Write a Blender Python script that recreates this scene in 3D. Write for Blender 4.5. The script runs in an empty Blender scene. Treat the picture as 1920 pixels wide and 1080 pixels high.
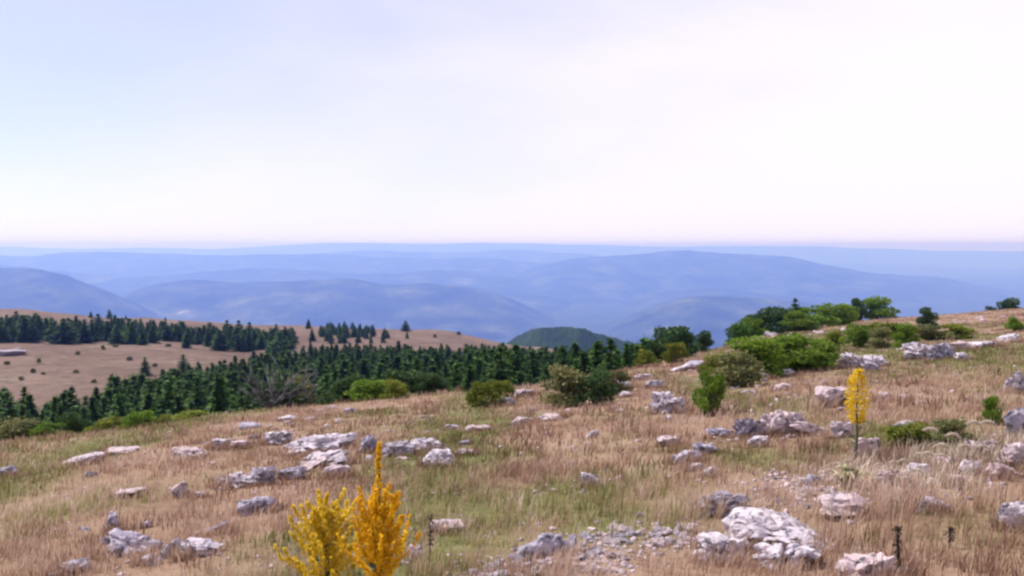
import bpy, bmesh, math, random
import numpy as np
from mathutils import Vector, Matrix, Euler, noise as mnoise

scene = bpy.context.scene
C = scene.collection
rng = np.random.default_rng(7)
R = random.Random(11)
rad = math.radians

# ------------------------------------------------------------------ camera, sky, sun, exposure
F = 1660.0            # focal length in pixels of the 1920 wide photograph
HOR = 460.0           # image row of the eye level
EYE = 1.6
PITCH = math.atan((HOR - 540.0) / F)

cam_d = bpy.data.cameras.new('camera')
cam = bpy.data.objects.new('camera', cam_d)
C.objects.link(cam)
cam.location = (0, 0, EYE)
cam.rotation_euler = (math.pi / 2 + PITCH, 0, 0)
cam_d.sensor_width = 36.0
cam_d.lens = 36.0 * F / 1920.0
cam_d.clip_start = 0.05
cam_d.clip_end = 200000
scene.camera = cam

SUN_AZ, SUN_EL = -62.0, 52.0      # degrees; azimuth clockwise from the view direction
world = bpy.data.worlds.new('World')
scene.world = world
world.use_nodes = True
wn, wl = world.node_tree.nodes, world.node_tree.links
bg = wn['Background']
sky = wn.new('ShaderNodeTexSky')
sky.sky_type = 'NISHITA'
sky.sun_disc = False
sky.sun_elevation = rad(SUN_EL)
sky.sun_rotation = rad(SUN_AZ)
sky.altitude = 900
sky.air_density = 1.0
sky.dust_density = 0.5
sky.ozone_density = 2.0
SKY_STRENGTH = 0.15
bg.inputs['Strength'].default_value = SKY_STRENGTH
# thin bright veil of high cloud, thickest towards the right hand half of the view
tc = wn.new('ShaderNodeTexCoord')
sep = wn.new('ShaderNodeSeparateXYZ')
wl.new(tc.outputs['Generated'], sep.inputs[0])
def wmath(op, a, b=None, clamp=False):
    n = wn.new('ShaderNodeMath'); n.operation = op; n.use_clamp = clamp
    for i, v in enumerate((a, b)):
        if v is None: continue
        if isinstance(v, (int, float)): n.inputs[i].default_value = v
        else: wl.new(v, n.inputs[i])
    return n.outputs[0]
mp = wn.new('ShaderNodeMapping'); mp.inputs['Scale'].default_value = (1.0, 1.0, 3.2)
wl.new(tc.outputs['Generated'], mp.inputs['Vector'])
nz = wn.new('ShaderNodeTexNoise'); nz.inputs['Scale'].default_value = 2.6; nz.inputs['Detail'].default_value = 5
nz.inputs['Roughness'].default_value = 0.5
wl.new(mp.outputs[0], nz.inputs['Vector'])
f1 = wmath('MULTIPLY', sep.outputs['X'], 1.15)
f2 = wmath('MULTIPLY', sep.outputs['Z'], -1.5)
f3 = wmath('MULTIPLY', wmath('SUBTRACT', nz.outputs['Fac'], 0.5), 1.1)
fac = wmath('ADD', wmath('ADD', wmath('ADD', f1, f2), f3), 0.64)
sm = wn.new('ShaderNodeMapRange'); sm.interpolation_type = 'SMOOTHSTEP'
sm.inputs['From Min'].default_value = -0.35; sm.inputs['From Max'].default_value = 1.0
wl.new(fac, sm.inputs['Value'])
mx = wn.new('ShaderNodeMix'); mx.data_type = 'RGBA'
wl.new(sm.outputs[0], mx.inputs['Factor'])
# clear part of the sky: the Nishita sky through a faint bright haze
hz = wn.new('ShaderNodeMix'); hz.data_type = 'RGBA'; hz.blend_type = 'ADD'
hz.inputs['Factor'].default_value = 1.0
tn = wn.new('ShaderNodeMix'); tn.data_type = 'RGBA'; tn.blend_type = 'MULTIPLY'; tn.inputs['Factor'].default_value = 1.0
wl.new(sky.outputs[0], tn.inputs['A']); tn.inputs['B'].default_value = (.36, .36, .40, 1)     # the camera's slightly magenta white balance
wl.new(tn.outputs['Result'], hz.inputs['A'])
hz.inputs['B'].default_value = (2.5, 2.36, 3.25, 1)
wl.new(hz.outputs['Result'], mx.inputs['A'])
mx.inputs['B'].default_value = (5.75, 5.35, 5.9, 1)
wl.new(mx.outputs['Result'], bg.inputs['Color'])

sun_dir = Vector((math.sin(rad(SUN_AZ)) * math.cos(rad(SUN_EL)), math.cos(rad(SUN_AZ)) * math.cos(rad(SUN_EL)), math.sin(rad(SUN_EL))))
sun_d = bpy.data.lights.new('sun', 'SUN')
sun_d.energy = 4.2
sun_d.angle = rad(0.53)
sun_d.color = (1.0, 0.95, 0.90)
sun = bpy.data.objects.new('sun', sun_d)
sun.rotation_euler = sun_dir.to_track_quat('Z', 'Y').to_euler()
sun.location = (-40, 20, 60)
C.objects.link(sun)

vs = scene.view_settings
scene.display_settings.display_device = 'sRGB'
vs.view_transform = 'Standard'; vs.look = 'None'; vs.exposure = 0.33; vs.gamma = 1.0
vs.use_curve_mapping = False
scene.render.engine = 'CYCLES'
scene.cycles.max_bounces = 8
scene.cycles.diffuse_bounces = 3
scene.cycles.transmission_bounces = 3
scene.cycles.volume_bounces = 4
scene.cycles.transparent_max_bounces = 8
scene.cycles.use_denoising = True
scene.cycles.pixel_filter_type = 'BLACKMAN_HARRIS'
scene.cycles.filter_width = 2.5       # a soft phone-video picture

# ------------------------------------------------------------------ helpers
def tag(o, label=None, cat=None, group=None, kind=None):
    if label: o['label'] = label
    if cat: o['category'] = cat
    if group: o['group'] = group
    if kind: o['kind'] = kind
    return o

def empty(name, loc=(0, 0, 0), rz=0.0):
    o = bpy.data.objects.new(name, None)
    o.empty_display_size = 0.2
    o.location = loc; o.rotation_euler = (0, 0, rz)
    C.objects.link(o)
    return o

def link(name, me, parent=None):
    o = bpy.data.objects.new(name, me)
    C.objects.link(o)
    if parent: o.parent = parent
    return o

def np_mesh(name, V, T, mat=None, smooth=False, attrs=None, n=3):
    """V (N,3), T (M,n) indices -> mesh data"""
    V = np.asarray(V, np.float32); T = np.asarray(T, np.int32)
    me = bpy.data.meshes.new(name)
    me.vertices.add(len(V)); me.vertices.foreach_set('co', V.ravel())
    me.loops.add(T.size); me.loops.foreach_set('vertex_index', T.ravel())
    me.polygons.add(len(T)); me.polygons.foreach_set('loop_start', np.arange(0, T.size, n, dtype=np.int32))
    if smooth: me.polygons.foreach_set('use_smooth', np.ones(len(T), bool))
    for k, a in (attrs or {}).items():
        at = me.attributes.new(k, 'FLOAT', 'POINT'); at.data.foreach_set('value', np.asarray(a, np.float32))
    me.update(calc_edges=True)
    me.validate()
    if mat: me.materials.append(mat)
    return me

class MB:
    """collects triangles (with a per-vertex tint) for one mesh"""
    def __init__(s): s.V = []; s.T = []; s.A = []; s.n = 0
    def add(s, V, T, a=0.5):
        V = np.asarray(V, float); T = np.asarray(T, int)
        s.V.append(V); s.T.append(T + s.n); s.n += len(V)
        s.A.append(np.full(len(V), a) if np.isscalar(a) else np.asarray(a, float))
    def tube(s, pts, radii, k=6, a=0.5):
        pts = np.asarray(pts, float); m = len(pts)
        d = np.gradient(pts, axis=0); d /= np.linalg.norm(d, axis=1)[:, None] + 1e-9
        ref = np.array([0.31, 0.95, 0.12]) if abs(d[0][2]) > .6 else np.array([0.1, 0.05, 1.0])
        u = np.cross(d, ref); u /= np.linalg.norm(u, axis=1)[:, None] + 1e-9
        w = np.cross(d, u)
        an = np.arange(k) * 2 * math.pi / k
        V = (pts[:, None, :] + np.asarray(radii, float)[:, None, None] * (np.cos(an)[None, :, None] * u[:, None, :] + np.sin(an)[None, :, None] * w[:, None, :])).reshape(-1, 3)
        T = []
        for i in range(m - 1):
            for j in range(k):
                a0, b0 = i * k + j, i * k + (j + 1) % k
                T += [(a0, b0, b0 + k), (a0, b0 + k, a0 + k)]
        for j in range(1, k - 1):
            T.append(((m - 1) * k, (m - 1) * k + j, (m - 1) * k + j + 1))
        s.add(V, T, a)
    def cards(s, P, D, Nn, L, W, a=0.5, fold=0.0):
        """rhombic leaves: centre P, long axis D, side axis made from Nn"""
        P = np.asarray(P, float); m = len(P)
        D = D / (np.linalg.norm(D, axis=1)[:, None] + 1e-9)
        S = np.cross(D, Nn); S /= np.linalg.norm(S, axis=1)[:, None] + 1e-9
        L = np.broadcast_to(np.asarray(L, float), (m,))[:, None]; W = np.broadcast_to(np.asarray(W, float), (m,))[:, None]
        up = np.cross(S, D)
        V = np.stack([P - D * L / 2, P + S * W / 2 + up * fold * W, P + D * L / 2, P - S * W / 2 + up * fold * W], 1).reshape(-1, 3)
        b = np.arange(m)[:, None] * 4
        T = np.concatenate([b + [0, 1, 2], b + [0, 2, 3]], 0)
        s.add(V, T, a if np.isscalar(a) else np.repeat(a, 4))
    def mesh(s, name, mat, smooth=False):
        return np_mesh(name, np.concatenate(s.V), np.concatenate(s.T), mat, smooth, {'tint': np.concatenate(s.A)})

def vnoise(x, y, seed=0):
    x = np.asarray(x, float); y = np.asarray(y, float)
    xi = np.floor(x); yi = np.floor(y); fx = x - xi; fy = y - yi
    fx = fx * fx * (3 - 2 * fx); fy = fy * fy * (3 - 2 * fy)
    def h(a, b):
        v = np.sin(a * 127.1 + b * 311.7 + seed * 74.7) * 43758.5453
        return v - np.floor(v)
    return (h(xi, yi) * (1 - fx) + h(xi + 1, yi) * fx) * (1 - fy) + (h(xi, yi + 1) * (1 - fx) + h(xi + 1, yi + 1) * fx) * fy
def fbm(x, y, seed=0, o=4, g=0.5):
    t = 0; amp = 1; tot = 0; f = 1
    for i in range(o):
        t = t + amp * (vnoise(x * f + 17.3 * i, y * f - 9.1 * i, seed + i) * 2 - 1); tot += amp; amp *= g; f *= 2.03
    return t / tot

# ------------------------------------------------------------------ materials
def new_mat(name):
    m = bpy.data.materials.new(name); m.use_nodes = True
    nt = m.node_tree
    b = nt.nodes['Principled BSDF']
    b.inputs['Roughness'].default_value = 0.9
    b.inputs['Specular IOR Level'].default_value = 0.15
    return m, nt, b
def node(nt, t, **kw):
    n = nt.nodes.new(t)
    for k, v in kw.items():
        if k in n.inputs: n.inputs[k].default_value = v
        else: setattr(n, k, v)
    return n
def ramp(nt, src, stops):
    r = nt.nodes.new('ShaderNodeValToRGB')
    e = r.color_ramp.elements
    while len(e) < len(stops): e.new(0.5)
    for i, (p, c) in enumerate(stops):
        e[i].position = p; e[i].color = (*c, 1) if len(c) == 3 else c
    nt.links.new(src, r.inputs[0])
    return r.outputs[0]
def mixc(nt, f, a, b, mode='MIX'):
    m = nt.nodes.new('ShaderNodeMix'); m.data_type = 'RGBA'; m.blend_type = mode
    for s, v in (('Factor', f), ('A', a), ('B', b)):
        if isinstance(v, (int, float)): m.inputs[s].default_value = v
        elif isinstance(v, tuple): m.inputs[s].default_value = (*v, 1)
        else: nt.links.new(v, m.inputs[s])
    return m.outputs['Result']
def tnoise(nt, vec, scale, detail=4, rough=0.5):
    n = nt.nodes.new('ShaderNodeTexNoise')
    n.inputs['Scale'].default_value = scale; n.inputs['Detail'].default_value = detail; n.inputs['Roughness'].default_value = rough
    nt.links.new(vec, n.inputs['Vector'])
    return n.outputs['Fac']
def attr(nt, name):
    a = nt.nodes.new('ShaderNodeAttribute'); a.attribute_name = name
    return a.outputs['Fac']
def mathn(nt, op, a, b=0.0, clamp=False):
    n = nt.nodes.new('ShaderNodeMath'); n.operation = op; n.use_clamp = clamp
    for i, v in enumerate((a, b)):
        if isinstance(v, (int, float)): n.inputs[i].default_value = v
        else: nt.links.new(v, n.inputs[i])
    return n.outputs[0]

def leaf_mat(name, stops, trans=0.25, rough=0.7, vary=0.25):
    m, nt, b = new_mat(name)
    col = ramp(nt, attr(nt, 'tint'), stops)
    oi = nt.nodes.new('ShaderNodeObjectInfo')
    hsv = nt.nodes.new('ShaderNodeHueSaturation')
    v = mathn(nt, 'ADD', mathn(nt, 'MULTIPLY', oi.outputs['Random'], vary * 2), 1 - vary)
    nt.links.new(v, hsv.inputs['Value']); nt.links.new(col, hsv.inputs['Color'])
    nt.links.new(hsv.outputs[0], b.inputs['Base Color'])
    b.inputs['Roughness'].default_value = rough
    if trans:
        tr = nt.nodes.new('ShaderNodeBsdfTranslucent'); nt.links.new(hsv.outputs[0], tr.inputs['Color'])
        ms = nt.nodes.new('ShaderNodeMixShader'); ms.inputs[0].default_value = trans
        nt.links.new(b.outputs[0], ms.inputs[1]); nt.links.new(tr.outputs[0], ms.inputs[2])
        nt.links.new(ms.outputs[0], nt.nodes['Material Output'].inputs['Surface'])
    return m

M = {}
M['conifer'] = leaf_mat('conifer_needles', [(0, (.024, .060, .008)), (.5, (.050, .115, .015)), (1, (.105, .18, .030))], .15, vary=.35)
M['leaf_dark'] = leaf_mat('dark_leaf', [(0, (.022, .050, .020)), (.5, (.050, .10, .030)), (1, (.11, .17, .05))], .3)
M['leaf_green'] = leaf_mat('green_leaf', [(0, (.065, .115, .012)), (.5, (.14, .235, .022)), (1, (.24, .33, .04))], .4, vary=.12)
M['leaf_olive'] = leaf_mat('olive_leaf', [(0, (.075, .080, .03)), (.5, (.15, .16, .055)), (1, (.28, .25, .10))], .3)
M['leaf_lime'] = leaf_mat('lime_leaf', [(0, (.08, .12, .015)), (.5, (.18, .22, .025)), (1, (.32, .32, .05))], .3)
M['leaf_pale'] = leaf_mat('pale_leaf', [(0, (.16, .17, .07)), (.5, (.42, .40, .20)), (1, (.66, .60, .38))], .25)
M['flower_gold'] = leaf_mat('golden_flower', [(0, (.74, .36, .008)), (.45, (.93, .58, .014)), (1, (.98, .78, .07))], .5, vary=.04)
M['flower_lemon'] = leaf_mat('lemon_flower', [(0, (.60, .38, .008)), (.45, (.90, .66, .03)), (1, (.97, .85, .20))], .5, vary=.04)
M['stem_green'] = leaf_mat('green_stem', [(0, (.05, .06, .015)), (1, (.14, .14, .04))], 0)
M['stem_grey'] = leaf_mat('greygreen_stem', [(0, (.08, .10, .06)), (1, (.16, .18, .11))], 0)
M['twig'] = leaf_mat('grey_twig', [(0, (.07, .065, .068)), (1, (.20, .185, .19))], 0)
M['bark'] = leaf_mat('brown_bark', [(0, (.05, .035, .025)), (1, (.12, .085, .06))], 0)
M['dark_stem'] = leaf_mat('dark_stem', [(0, (.02, .016, .012)), (1, (.06, .045, .03))], 0)
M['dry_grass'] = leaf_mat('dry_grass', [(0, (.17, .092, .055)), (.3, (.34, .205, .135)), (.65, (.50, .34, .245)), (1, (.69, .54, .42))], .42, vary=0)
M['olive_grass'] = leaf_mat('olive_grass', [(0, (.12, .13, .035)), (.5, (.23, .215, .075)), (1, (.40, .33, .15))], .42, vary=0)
M['plume'] = leaf_mat('pale_plume', [(0, (.46, .36, .25)), (1, (.80, .70, .56))], .3, vary=.05)

def rock_mat(name, pale, grey, amount, warm):
    m, nt, b = new_mat(name)
    tcn = nt.nodes.new('ShaderNodeTexCoord'); oi = nt.nodes.new('ShaderNodeObjectInfo')
    add = nt.nodes.new('ShaderNodeVectorMath'); add.operation = 'ADD'
    sc = nt.nodes.new('ShaderNodeVectorMath'); sc.operation = 'SCALE'; sc.inputs['Scale'].default_value = 40
    cmb = nt.nodes.new('ShaderNodeCombineXYZ')
    for i in range(3): nt.links.new(oi.outputs['Random'], cmb.inputs[i])
    nt.links.new(cmb.outputs[0], sc.inputs[0]); nt.links.new(tcn.outputs['Object'], add.inputs[0]); nt.links.new(sc.outputs[0], add.inputs[1])
    vec = add.outputs[0]
    n1 = tnoise(nt, vec, 5.5, 6, .68); n2 = tnoise(nt, vec, 13, 5, .68); n3 = tnoise(nt, vec, 1.3, 3)
    c = mixc(nt, ramp(nt, n1, [(amount - .10, (1, 1, 1)), (amount + .12, (0, 0, 0))]), pale, grey)
    c = mixc(nt, ramp(nt, n2, [(.51, (0, 0, 0)), (.60, (.9, .9, .9))]), c, (.09, .08, .10))
    c = mixc(nt, ramp(nt, n3, [(.55, (0, 0, 0)), (.75, (.55, .55, .55))]), c, warm)
    nt.links.new(c, b.inputs['Base Color'])
    bp = nt.nodes.new('ShaderNodeBump'); bp.inputs['Strength'].default_value = .8; bp.inputs['Distance'].default_value = .04
    nt.links.new(mathn(nt, 'ADD', n1, mathn(nt, 'MULTIPLY', n2, .5)), bp.inputs['Height']); nt.links.new(bp.outputs[0], b.inputs['Normal'])
    return m
M['rock_white'] = rock_mat('white_limestone', (.66, .575, .59), (.33, .29, .34), .42, (.52, .42, .38))
M['rock_grey'] = rock_mat('grey_limestone', (.50, .44, .49), (.25, .225, .28), .48, (.40, .36, .29))
M['rock_pink'] = rock_mat('pink_limestone', (.60, .47, .455), (.40, .32, .34), .42, (.48, .34, .27))

# ------------------------------------------------------------------ terrain
EDGE_PX = [-900, 0, 150, 300, 450, 700, 900, 1000, 1200, 1300, 1400, 1500, 1600, 1750, 1920, 2600]
EDGE_D = [20.5, 20.5, 19.7, 20.5, 23.6, 23.8, 22.8, 23.2, 29.2, 35.7, 52.1, 85.0, 99.1, 99.8, 101.1, 90]
MID_Y = np.log([40, 60, 100, 150, 220, 300, 400, 500, 700, 1000, 2000, 4000, 9000])
MID_PX = [-900, 0, 250, 500, 800, 1000, 1150, 1500, 1920, 2700]
MID_ROW = np.array([      # image row of the ground at each distance
    [900, 840, 780, 720, 650, 615, 570, 600, 640, 660, 720, 700, 555],
    [905, 845, 790, 728, 650, 618, 578, 606, 650, 670, 720, 700, 555],
    [905, 845, 788, 725, 655, 627, 596, 622, 660, 680, 720, 700, 555],
    [900, 835, 775, 720, 668, 643, 609, 632, 665, 690, 720, 700, 555],
    [880, 800, 745, 708, 682, 652, 618, 645, 670, 690, 720, 700, 555],
    [860, 775, 738, 704, 682, 668, 650, 665, 680, 690, 720, 700, 555],
    [850, 765, 730, 706, 690, 684, 680, 685, 690, 690, 720, 700, 555],
    [850, 770, 735, 715, 705, 700, 698, 700, 700, 690, 720, 700, 555],
    [850, 770, 735, 715, 705, 700, 698, 700, 700, 690, 720, 700, 555],
    [850, 770, 735, 715, 705, 700, 698, 700, 700, 690, 720, 700, 555]], float)
MID_T = (np.array(MID_PX) - 960) / F

def mid_z(X, Y):
    Yc = np.maximum(Y, 30.0); t = np.clip(X / Yc, MID_T[0], MID_T[-1])
    ly = np.log(Yc)
    iy = np.clip(np.searchsorted(MID_Y, ly) - 1, 0, len(MID_Y) - 2)
    fy = np.clip((ly - MID_Y[iy]) / (MID_Y[iy + 1] - MID_Y[iy]), 0, 1)
    it = np.clip(np.searchsorted(MID_T, t) - 1, 0, len(MID_T) - 2)
    ft = np.clip((t - MID_T[it]) / (MID_T[it + 1] - MID_T[it]), 0, 1); ft = ft * ft * (3 - 2 * ft)
    row = (MID_ROW[it, iy] * (1 - ft) + MID_ROW[it + 1, iy] * ft) * (1 - fy) + (MID_ROW[it, iy + 1] * (1 - ft) + MID_ROW[it + 1, iy + 1] * ft) * fy
    z = EYE - (row - HOR) / F * Yc
    return np.maximum(z, -640)

def ground_z(X, Y):
    X = np.asarray(X, float); Y = np.asarray(Y, float)
    r = np.hypot(X, Y)
    t = np.where(Y > 1, X / np.maximum(Y, 1), np.sign(X) * 3)
    D = np.interp(t * F + 960, EDGE_PX, EDGE_D)
    Ys = np.where(Y > -4, Y, -4 + 0 * Y)
    fg = -0.0990 * Ys + 0.078 * np.clip(X, -80, 90)
    e = np.maximum(r - D, 0)
    fg = fg - 0.34 * (np.sqrt(e * e + 14 ** 2) - 14)
    near = np.clip((r - 1.5) / 6, 0, 1)
    fg = fg + near * (0.16 * fbm(X / 5.5, Y / 5.5, 3, 4) + 0.05 * fbm(X / .9, Y / .9, 9, 3))
    fg = np.where(fg > .2, .2 + .5 * np.tanh((fg - .2) / .5), fg)
    md = np.where(Y > 25, mid_z(X, Y) + np.clip((Y - 40) / 100, 0, 1) * (0.5 * fbm(X / 40, Y / 40, 21, 4) + 0.15 * fbm(X / 7, Y / 7, 29, 3)), -400)
    md = md - np.clip((25 + 15 - Y), 0, 15) * 2
    k = 2.0
    h = np.clip(.5 + .5 * (fg - md) / k, 0, 1)
    z = md * (1 - h) + fg * h + k * h * (1 - h) * .5
    far = np.clip((r - 2500) / 1500, 0, 1)
    return np.maximum(z * (1 - far) - 620 * far, -640)

def ray(px, py):
    cx, cy = (px - 960) / F, (540 - py) / F
    c, s = math.cos(PITCH), math.sin(PITCH)
    return np.array([cx, c - cy * s, s + cy * c])
_steps = np.concatenate([np.arange(2, 60, .04), np.geomspace(60, 2500, 1500)])
def hit(px, py):
    d = ray(px, py); d = d / d[1]
    P = d[None, :] * _steps[:, None]
    below = (P[:, 2] + EYE) < ground_z(P[:, 0], P[:, 1])
    i = int(np.argmax(below)) if below.any() else len(_steps) - 1
    return float(P[i, 0]), float(P[i, 1]), float(ground_z(P[i, 0], P[i, 1]))
def row_of(Y, z): return HOR + (EYE - z) / Y * F
def at(px, Y):
    """ground point straight behind image column px at distance Y"""
    x = (px - 960) / F * Y
    return x, Y, float(ground_z(x, Y))

# patches of greener turf (image centre, half sizes), turned into places on the ground
GREEN = []
for px, py, a, b_, s in ((1060, 930, 190, 40, .72), (1150, 985, 110, 35, .72), (140, 960, 130, 35, .6), (1700, 815, 130, 28, .9), (930, 860, 120, 25, .5),
                         (880, 1010, 80, 40, .6), (1420, 860, 120, 25, .6), (1450, 650, 130, 45, 1.0), (1640, 630, 110, 35, .9), (260, 815, 110, 14, .9), (400, 790, 60, 10, .9),
                         (910, 735, 60, 18, .9), (1330, 730, 60, 40, .8), (60, 830, 90, 14, .7), (700, 775, 80, 8, .5), (1850, 610, 80, 20, .6), (700, 900, 60, 25, .3)):
    x, y, z = hit(px, py)
    x2, y2, z2 = hit(px, py - b_)
    GREEN.append((x, y, a / F * y, max(abs(y2 - y), .3), s))
def green_at(X, Y):
    g = np.zeros_like(X)
    for x, y, a, b_, s in GREEN:
        g = np.maximum(g, s * np.exp(-(((X - x) / a) ** 2 + ((Y - y) / b_) ** 2) * 1.2))
    n = fbm(X / 1.7, Y / 1.7, 41, 3)
    return np.clip(g * 1.3 + n * .58 + .05, 0, 1)

def build_ground():
    radii = np.geomspace(0.5, 42000, 430)
    az = np.radians(np.concatenate([np.arange(-44, 44.01, .27), np.arange(48, 313, 5)]))
    A, Rr = np.meshgrid(az, radii)
    X, Y = np.sin(A) * Rr, np.cos(A) * Rr
    Z = ground_z(X, Y)
    n, m = len(radii), len(az)
    V = np.stack([X, Y, Z], -1).reshape(-1, 3)
    V = np.concatenate([V, [[0, 0, float(ground_z(0, 0))]]])
    i, j = np.meshgrid(np.arange(n - 1), np.arange(m), indexing='ij'); j2 = (j + 1) % m
    a, b, c, d = i * m + j, i * m + j2, (i + 1) * m + j2, (i + 1) * m + j
    T = np.concatenate([np.stack([a, d, b], -1).reshape(-1, 3), np.stack([b, d, c], -1).reshape(-1, 3)])
    jj = np.arange(m)
    T = np.concatenate([T, np.stack([jj, (jj + 1) % m, np.full(m, n * m)], -1)])
    g = np.append(green_at(X, Y).ravel(), 0)
    g = g * (np.hypot(V[:, 0], V[:, 1]) < 130)
    r = np.hypot(V[:, 0], V[:, 1])
    wood = np.clip((r - 520) / 200, 0, 1)
    m_, nt, bs = new_mat('dry_hillside')
    geo = nt.nodes.new('ShaderNodeNewGeometry'); pos = geo.outputs['Position']
    n1 = tnoise(nt, pos, .55, 6, .6); n2 = tnoise(nt, pos, 6.5, 5, .65); n3 = tnoise(nt, pos, .035, 4, .6); n4 = tnoise(nt, pos, 30, 3, .6)
    c1 = ramp(nt, n1, [(.3, (.17, .10, .062)), (.5, (.28, .175, .115)), (.7, (.39, .27, .205))])
    c1 = mixc(nt, ramp(nt, n2, [(.35, (0, 0, 0)), (.7, (.6, .6, .6))]), c1, (.35, .24, .155))
    c1 = mixc(nt, ramp(nt, n4, [(.58, (0, 0, 0)), (.72, (.5, .5, .5))]), c1, (.10, .06, .035))
    c1 = mixc(nt, attr(nt, 'green'), c1, ramp(nt, n2, [(.3, (.11, .115, .035)), (.7, (.21, .19, .075))]))
    mead = ramp(nt, n3, [(.32, (.115, .070, .048)), (.5, (.165, .102, .072)), (.68, (.205, .135, .098))])
    mead = mixc(nt, ramp(nt, n1, [(.50, (0, 0, 0)), (.68, (.7, .7, .7))]), mead, (.12, .085, .045))
    mead = mixc(nt, ramp(nt, tnoise(nt, pos, .12, 5, .7), [(.60, (0, 0, 0)), (.72, (.6, .6, .6))]), mead, (.37, .30, .25))
    mead = mixc(nt, ramp(nt, tnoise(nt, pos, .22, 6, .75), [(.36, (1, 1, 1)), (.50, (0, 0, 0))]), mead, (.085, .062, .038))
    mead = mixc(nt, ramp(nt, tnoise(nt, pos, .31, 5, .7), [(.58, (0, 0, 0)), (.68, (.8, .8, .8))]), mead, (.29, .215, .17))
    c = mixc(nt, attr(nt, 'meadow'), c1, mead)
    c = mixc(nt, attr(nt, 'wood'), c, ramp(nt, tnoise(nt, pos, .004, 6, .65), [(.35, (.02, .035, .02)), (.62, (.05, .07, .03)), (.75, (.16, .15, .08))]))
    nt.links.new(c, bs.inputs['Base Color'])
    bp = nt.nodes.new('ShaderNodeBump'); bp.inputs['Strength'].default_value = .7; bp.inputs['Distance'].default_value = .08
    nt.links.new(mathn(nt, 'ADD', n2, mathn(nt, 'MULTIPLY', n4, .3)), bp.inputs['Height']); nt.links.new(bp.outputs[0], bs.inputs['Normal'])
    me = np_mesh('ground', V, T, m_, True, {'green': g, 'wood': wood, 'meadow': np.clip((r - 90) / 40, 0, 1) * (1 - wood)})
    return tag(link('ground', me), kind='structure')
ground = build_ground()

# ---- hills and mountain ridges: each a long solid strip of terrain with its own crest line
def ridge(name, Y0, crest, depth, rough, seed, base=-640, cols=None, mat=None):
    px = np.array([c[0] for c in crest], float); rows = np.array([c[1] for c in crest], float)
    m = 260; n = 34 if Y0 > 2000 else 60
    P = np.linspace(px[0], px[-1], m)
    t = (P - 960) / F
    row = np.interp(P, px, rows)
    k = np.ones(9) / 9
    row = np.convolve(np.pad(row, 4, mode='edge'), k, 'valid') + (2.2 * fbm(P / 55, P * 0 + seed, seed, 4) if Y0 < 20000 else 1.6 * fbm(P / 70, P * 0 + seed, seed, 4))
    v = np.linspace(-1, 1, n)
    U, Vv = np.meshgrid(np.arange(m), v)
    Yc = Y0 * (1 + .06 * fbm(t * 5, t * 0 + seed, seed, 3))
    YY = Yc[None, :] + Vv * depth
    XX = t[None, :] * Yc[None, :] * (1 + Vv * depth / Y0 * .5)
    zc = EYE - (row - HOR) / F * Yc
    shape = np.clip(1 - np.abs(Vv) ** 1.25, 0, 1)
    gul = fbm(XX / (depth * .40), YY / (depth * .6), seed + 5, 6, .58)
    ends = np.clip(np.minimum(U, m - 1 - U) / (m * .06), 0, 1)
    ends = ends * ends * (3 - 2 * ends)
    hgt = (zc[None, :] - base)
    ZZ = base + hgt * ends * np.clip(shape + gul * rough * shape * (1.15 - shape), 0, 1.0)
    ZZ += hgt * (.03 if Y0 < 20000 else .012) * fbm(XX / (depth * .14), YY / (depth * .14), seed + 9, 4) * ends * shape
    if Y0 < 2000:      # tree canopy on the near hill
        ZZ += 2.6 * np.abs(fbm(XX / 5, YY / 7, 5, 2)) * shape
    i, j = np.meshgrid(np.arange(n - 1), np.arange(m - 1), indexing='ij')
    a = i * m + j
    T = np.concatenate([np.stack([a, a + 1, a + m + 1], -1).reshape(-1, 3), np.stack([a, a + m + 1, a + m], -1).reshape(-1, 3)])
    V = np.stack([XX, YY, ZZ], -1).reshape(-1, 3)
    me = np_mesh(name, V, T, mat, True)
    return tag(link(name, me), kind='structure')

def wood_mat(name, scale, stops):
    m_, nt, bs = new_mat(name)
    geo = nt.nodes.new('ShaderNodeNewGeometry'); pos = geo.outputs['Position']
    c = ramp(nt, tnoise(nt, pos, scale, 7, .68), stops)
    nt.links.new(c, bs.inputs['Base Color'])
    return m_
M['far_wood'] = wood_mat('wooded_slopes', .0030, [(.38, (.006, .014, .012)), (.50, (.024, .038, .022)), (.60, (.07, .08, .04)), (.67, (.11, .115, .06)), (.73, (.33, .29, .20))])
M['bump_wood'] = wood_mat('wooded_hill', .03, [(.38, (.010, .026, .012)), (.55, (.022, .045, .02)), (.70, (.045, .065, .028))])

ridge('wooded_hill', 900, [(900, 672), (930, 660), (965, 634), (1000, 618), (1050, 611), (1090, 616), (1125, 630), (1170, 642), (1230, 648), (1300, 652), (1380, 662)], 130, .25, 61, base=-175, mat=M['bump_wood'])
ridge('mountain_ridge', 6200, [(-700, 470), (-300, 488), (-60, 500), (60, 500), (120, 512), (190, 540), (260, 575), (320, 610), (420, 660)], 1500, .35, 71, mat=M['far_wood'])
ridge('mountain_ridge', 7600, [(120, 640), (200, 575), (260, 540), (350, 524), (450, 530), (560, 528), (650, 521), (720, 534), (800, 528), (870, 536), (950, 556), (1020, 590), (1080, 618), (1180, 650)], 1700, .4, 82, mat=M['far_wood'])
ridge('mountain_ridge', 6600, [(1080, 650), (1150, 612), (1220, 575), (1300, 555), (1400, 556), (1500, 566), (1620, 590), (1750, 600), (2000, 610), (2500, 640)], 1300, .35, 93, mat=M['far_wood'])
ridge('mountain_ridge', 12500, [(820, 600), (900, 540), (1000, 500), (1080, 484), (1180, 478), (1280, 468), (1370, 474), (1480, 482), (1560, 498), (1640, 512), (1760, 520), (1900, 545), (2300, 560)], 2600, .3, 104, mat=M['far_wood'])
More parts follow.
